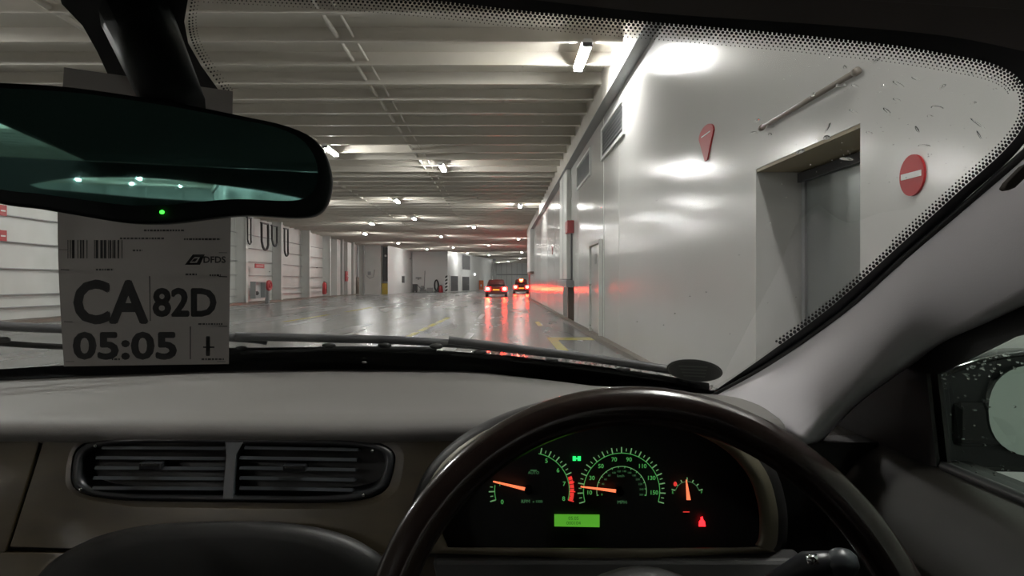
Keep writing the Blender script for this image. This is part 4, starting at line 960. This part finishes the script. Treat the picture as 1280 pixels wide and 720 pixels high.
obj('barcode', J(*bars), M['ink'], tk)
lg = [T(231, 331, .001), T(241, 318, .001), T(256, 318, .001), T(250, 331, .001)]
li = [T(237, 328.5, .0013), T(243, 321.5, .0013), T(250, 321.5, .0013), T(246, 328.5, .0013)]
obj('logo', J((lg+li, [[0, 1, 5, 4], [1, 2, 6, 5], [2, 3, 7, 6], [3, 0, 4, 7]]), prism([T(239, 327, .001), T(243, 323, .001), T(247.5, 323, .001), T(244, 327, .001)], (0, -.0001, 0))), M['ink'], tk)
tt('DFDS', 268, 325, 8, 1.05, .0002)
tt('000 000', 205, 279, 3.5); tt('SEA TERMINAL', 176, 298, 3.2) if False else None
sm_ = []
for (x0, x1, yy) in ((150, 205, 298), (230, 276, 299), (120, 142, 337), (232, 246, 343), (262, 276, 344), (248, 278, 405), (252, 280, 449), (166, 178, 313), (140, 150, 449), (180, 230, 288)):
    x = x0
    while x < x1:
        w_ = random.uniform(1.5, 4); sm_.append(rule(x, yy, min(x+w_, x1), yy, 2.2)); x += w_+1.2
tag(obj('small_print', J(*sm_), M['ink'], tk), kind='stuff')
# ------------------------------------------------------------------ outside the windscreen: bonnet, cowl, wipers
bn = thing('bonnet', 'dark wet car bonnet beyond the windscreen', 'bonnet', (-.26, 1.8, .6))
rows = []
def hz(u, v):
    h = -.172-.035*(v-1.25)/1.05-.045*abs(u)**3.2-.012*(v-1.25)
    if v > 2.15: h -= .9*(v-2.15)**2
    return EYE+h
for i in range(22):
    v = 1.10+i*.065; rows.append([Vector((-.26+.74*(-1+j/16), v-.10*abs(-1+j/16)**2, hz(-1+j/16, v))) for j in range(33)])
rows.append([p+Vector((0, .02, -.3)) for p in rows[-1]])
obj('bonnet_skin', grid(rows), M['hood'], bn, True)
V = []
for _ in range(1500):
    j = random.uniform(-1, 1)
    if random.random() < .5: j = random.uniform(.2, .98)
    v = random.uniform(1.15, 2.3); x = -.26+.74*j; yy = v-.10*j*j; r_ = random.uniform(.0018, .0042)
    V.append(grid([[Vector((x+r_*k_*math.cos(q), yy+r_*k_*math.sin(q), hz(j, v)+r_*h_)) for q in [2*math.pi*k/6 for k in range(6)]] for k_, h_ in ((1, 0), (.8, .4), (.02, .65))], True))
tag(obj('bonnet_drops', J(*V), M['drop'], None, True), 'countless water beads standing on the dark bonnet', 'raindrops', kind='stuff')
cw = thing('cowl', 'black plastic cowl strip at the foot of the windscreen', 'cowl', tuple(W(500, 450)))
CT = [(282, 443), (400, 442), (480, 444), (560, 447), (640, 453), (740, 465), (830, 478), (888, 488)]
rows = [[W(a, b2, .012) for a, b2 in CT], [W(a, b2+4, .010) for a, b2 in CT], [W(a, b2+18, .004) for a, b2 in CT]]
obj('cowl_strip', slab(rows, (0, .012, -.01)), M['black'], cw, True)
tag(obj('washer_jet', ell(W(458, 456, .006)-Vector((0, .02, -.002)), .006, .006, .004), M['chrome'], cw, True))
def wiper(path, arm, label):
    t = thing('wiper', label, 'wiper', tuple(W(*path[len(path)//2], .02)), 'wipers parked along the foot of the windscreen')
    obj('blade', tube([W(a, b2+3, .010) for a, b2 in sp2(path, 4)], .005, 6), M['black'], t, True)
    obj('arm', tube([W(a, b2, .026) for a, b2 in sp2(arm, 4)], .007, 8), M['darkgrey'], t, True)
    for i in range(0, len(path)): obj('claw', ell(W(*path[i], .012), .012, .005, .005, 8, 5), M['black'], t, True)
wiper([(-120, 426), (0, 434), (120, 440), (250, 443)], [(-150, 420), (0, 428), (80, 431), (290, 440), (330, 444)], 'black wiper blade at the far left running behind the paper ticket')
wiper([(300, 444), (410, 440), (480, 440), (545, 441)], [(290, 438), (420, 441), (500, 443), (600, 450), (700, 461)], 'black wiper blade in the middle, right of the paper ticket')
wiper([(600, 449), (690, 459), (780, 471), (860, 484)], [(560, 443), (640, 453), (740, 466), (870, 486)], 'black wiper blade running down to the right pillar')
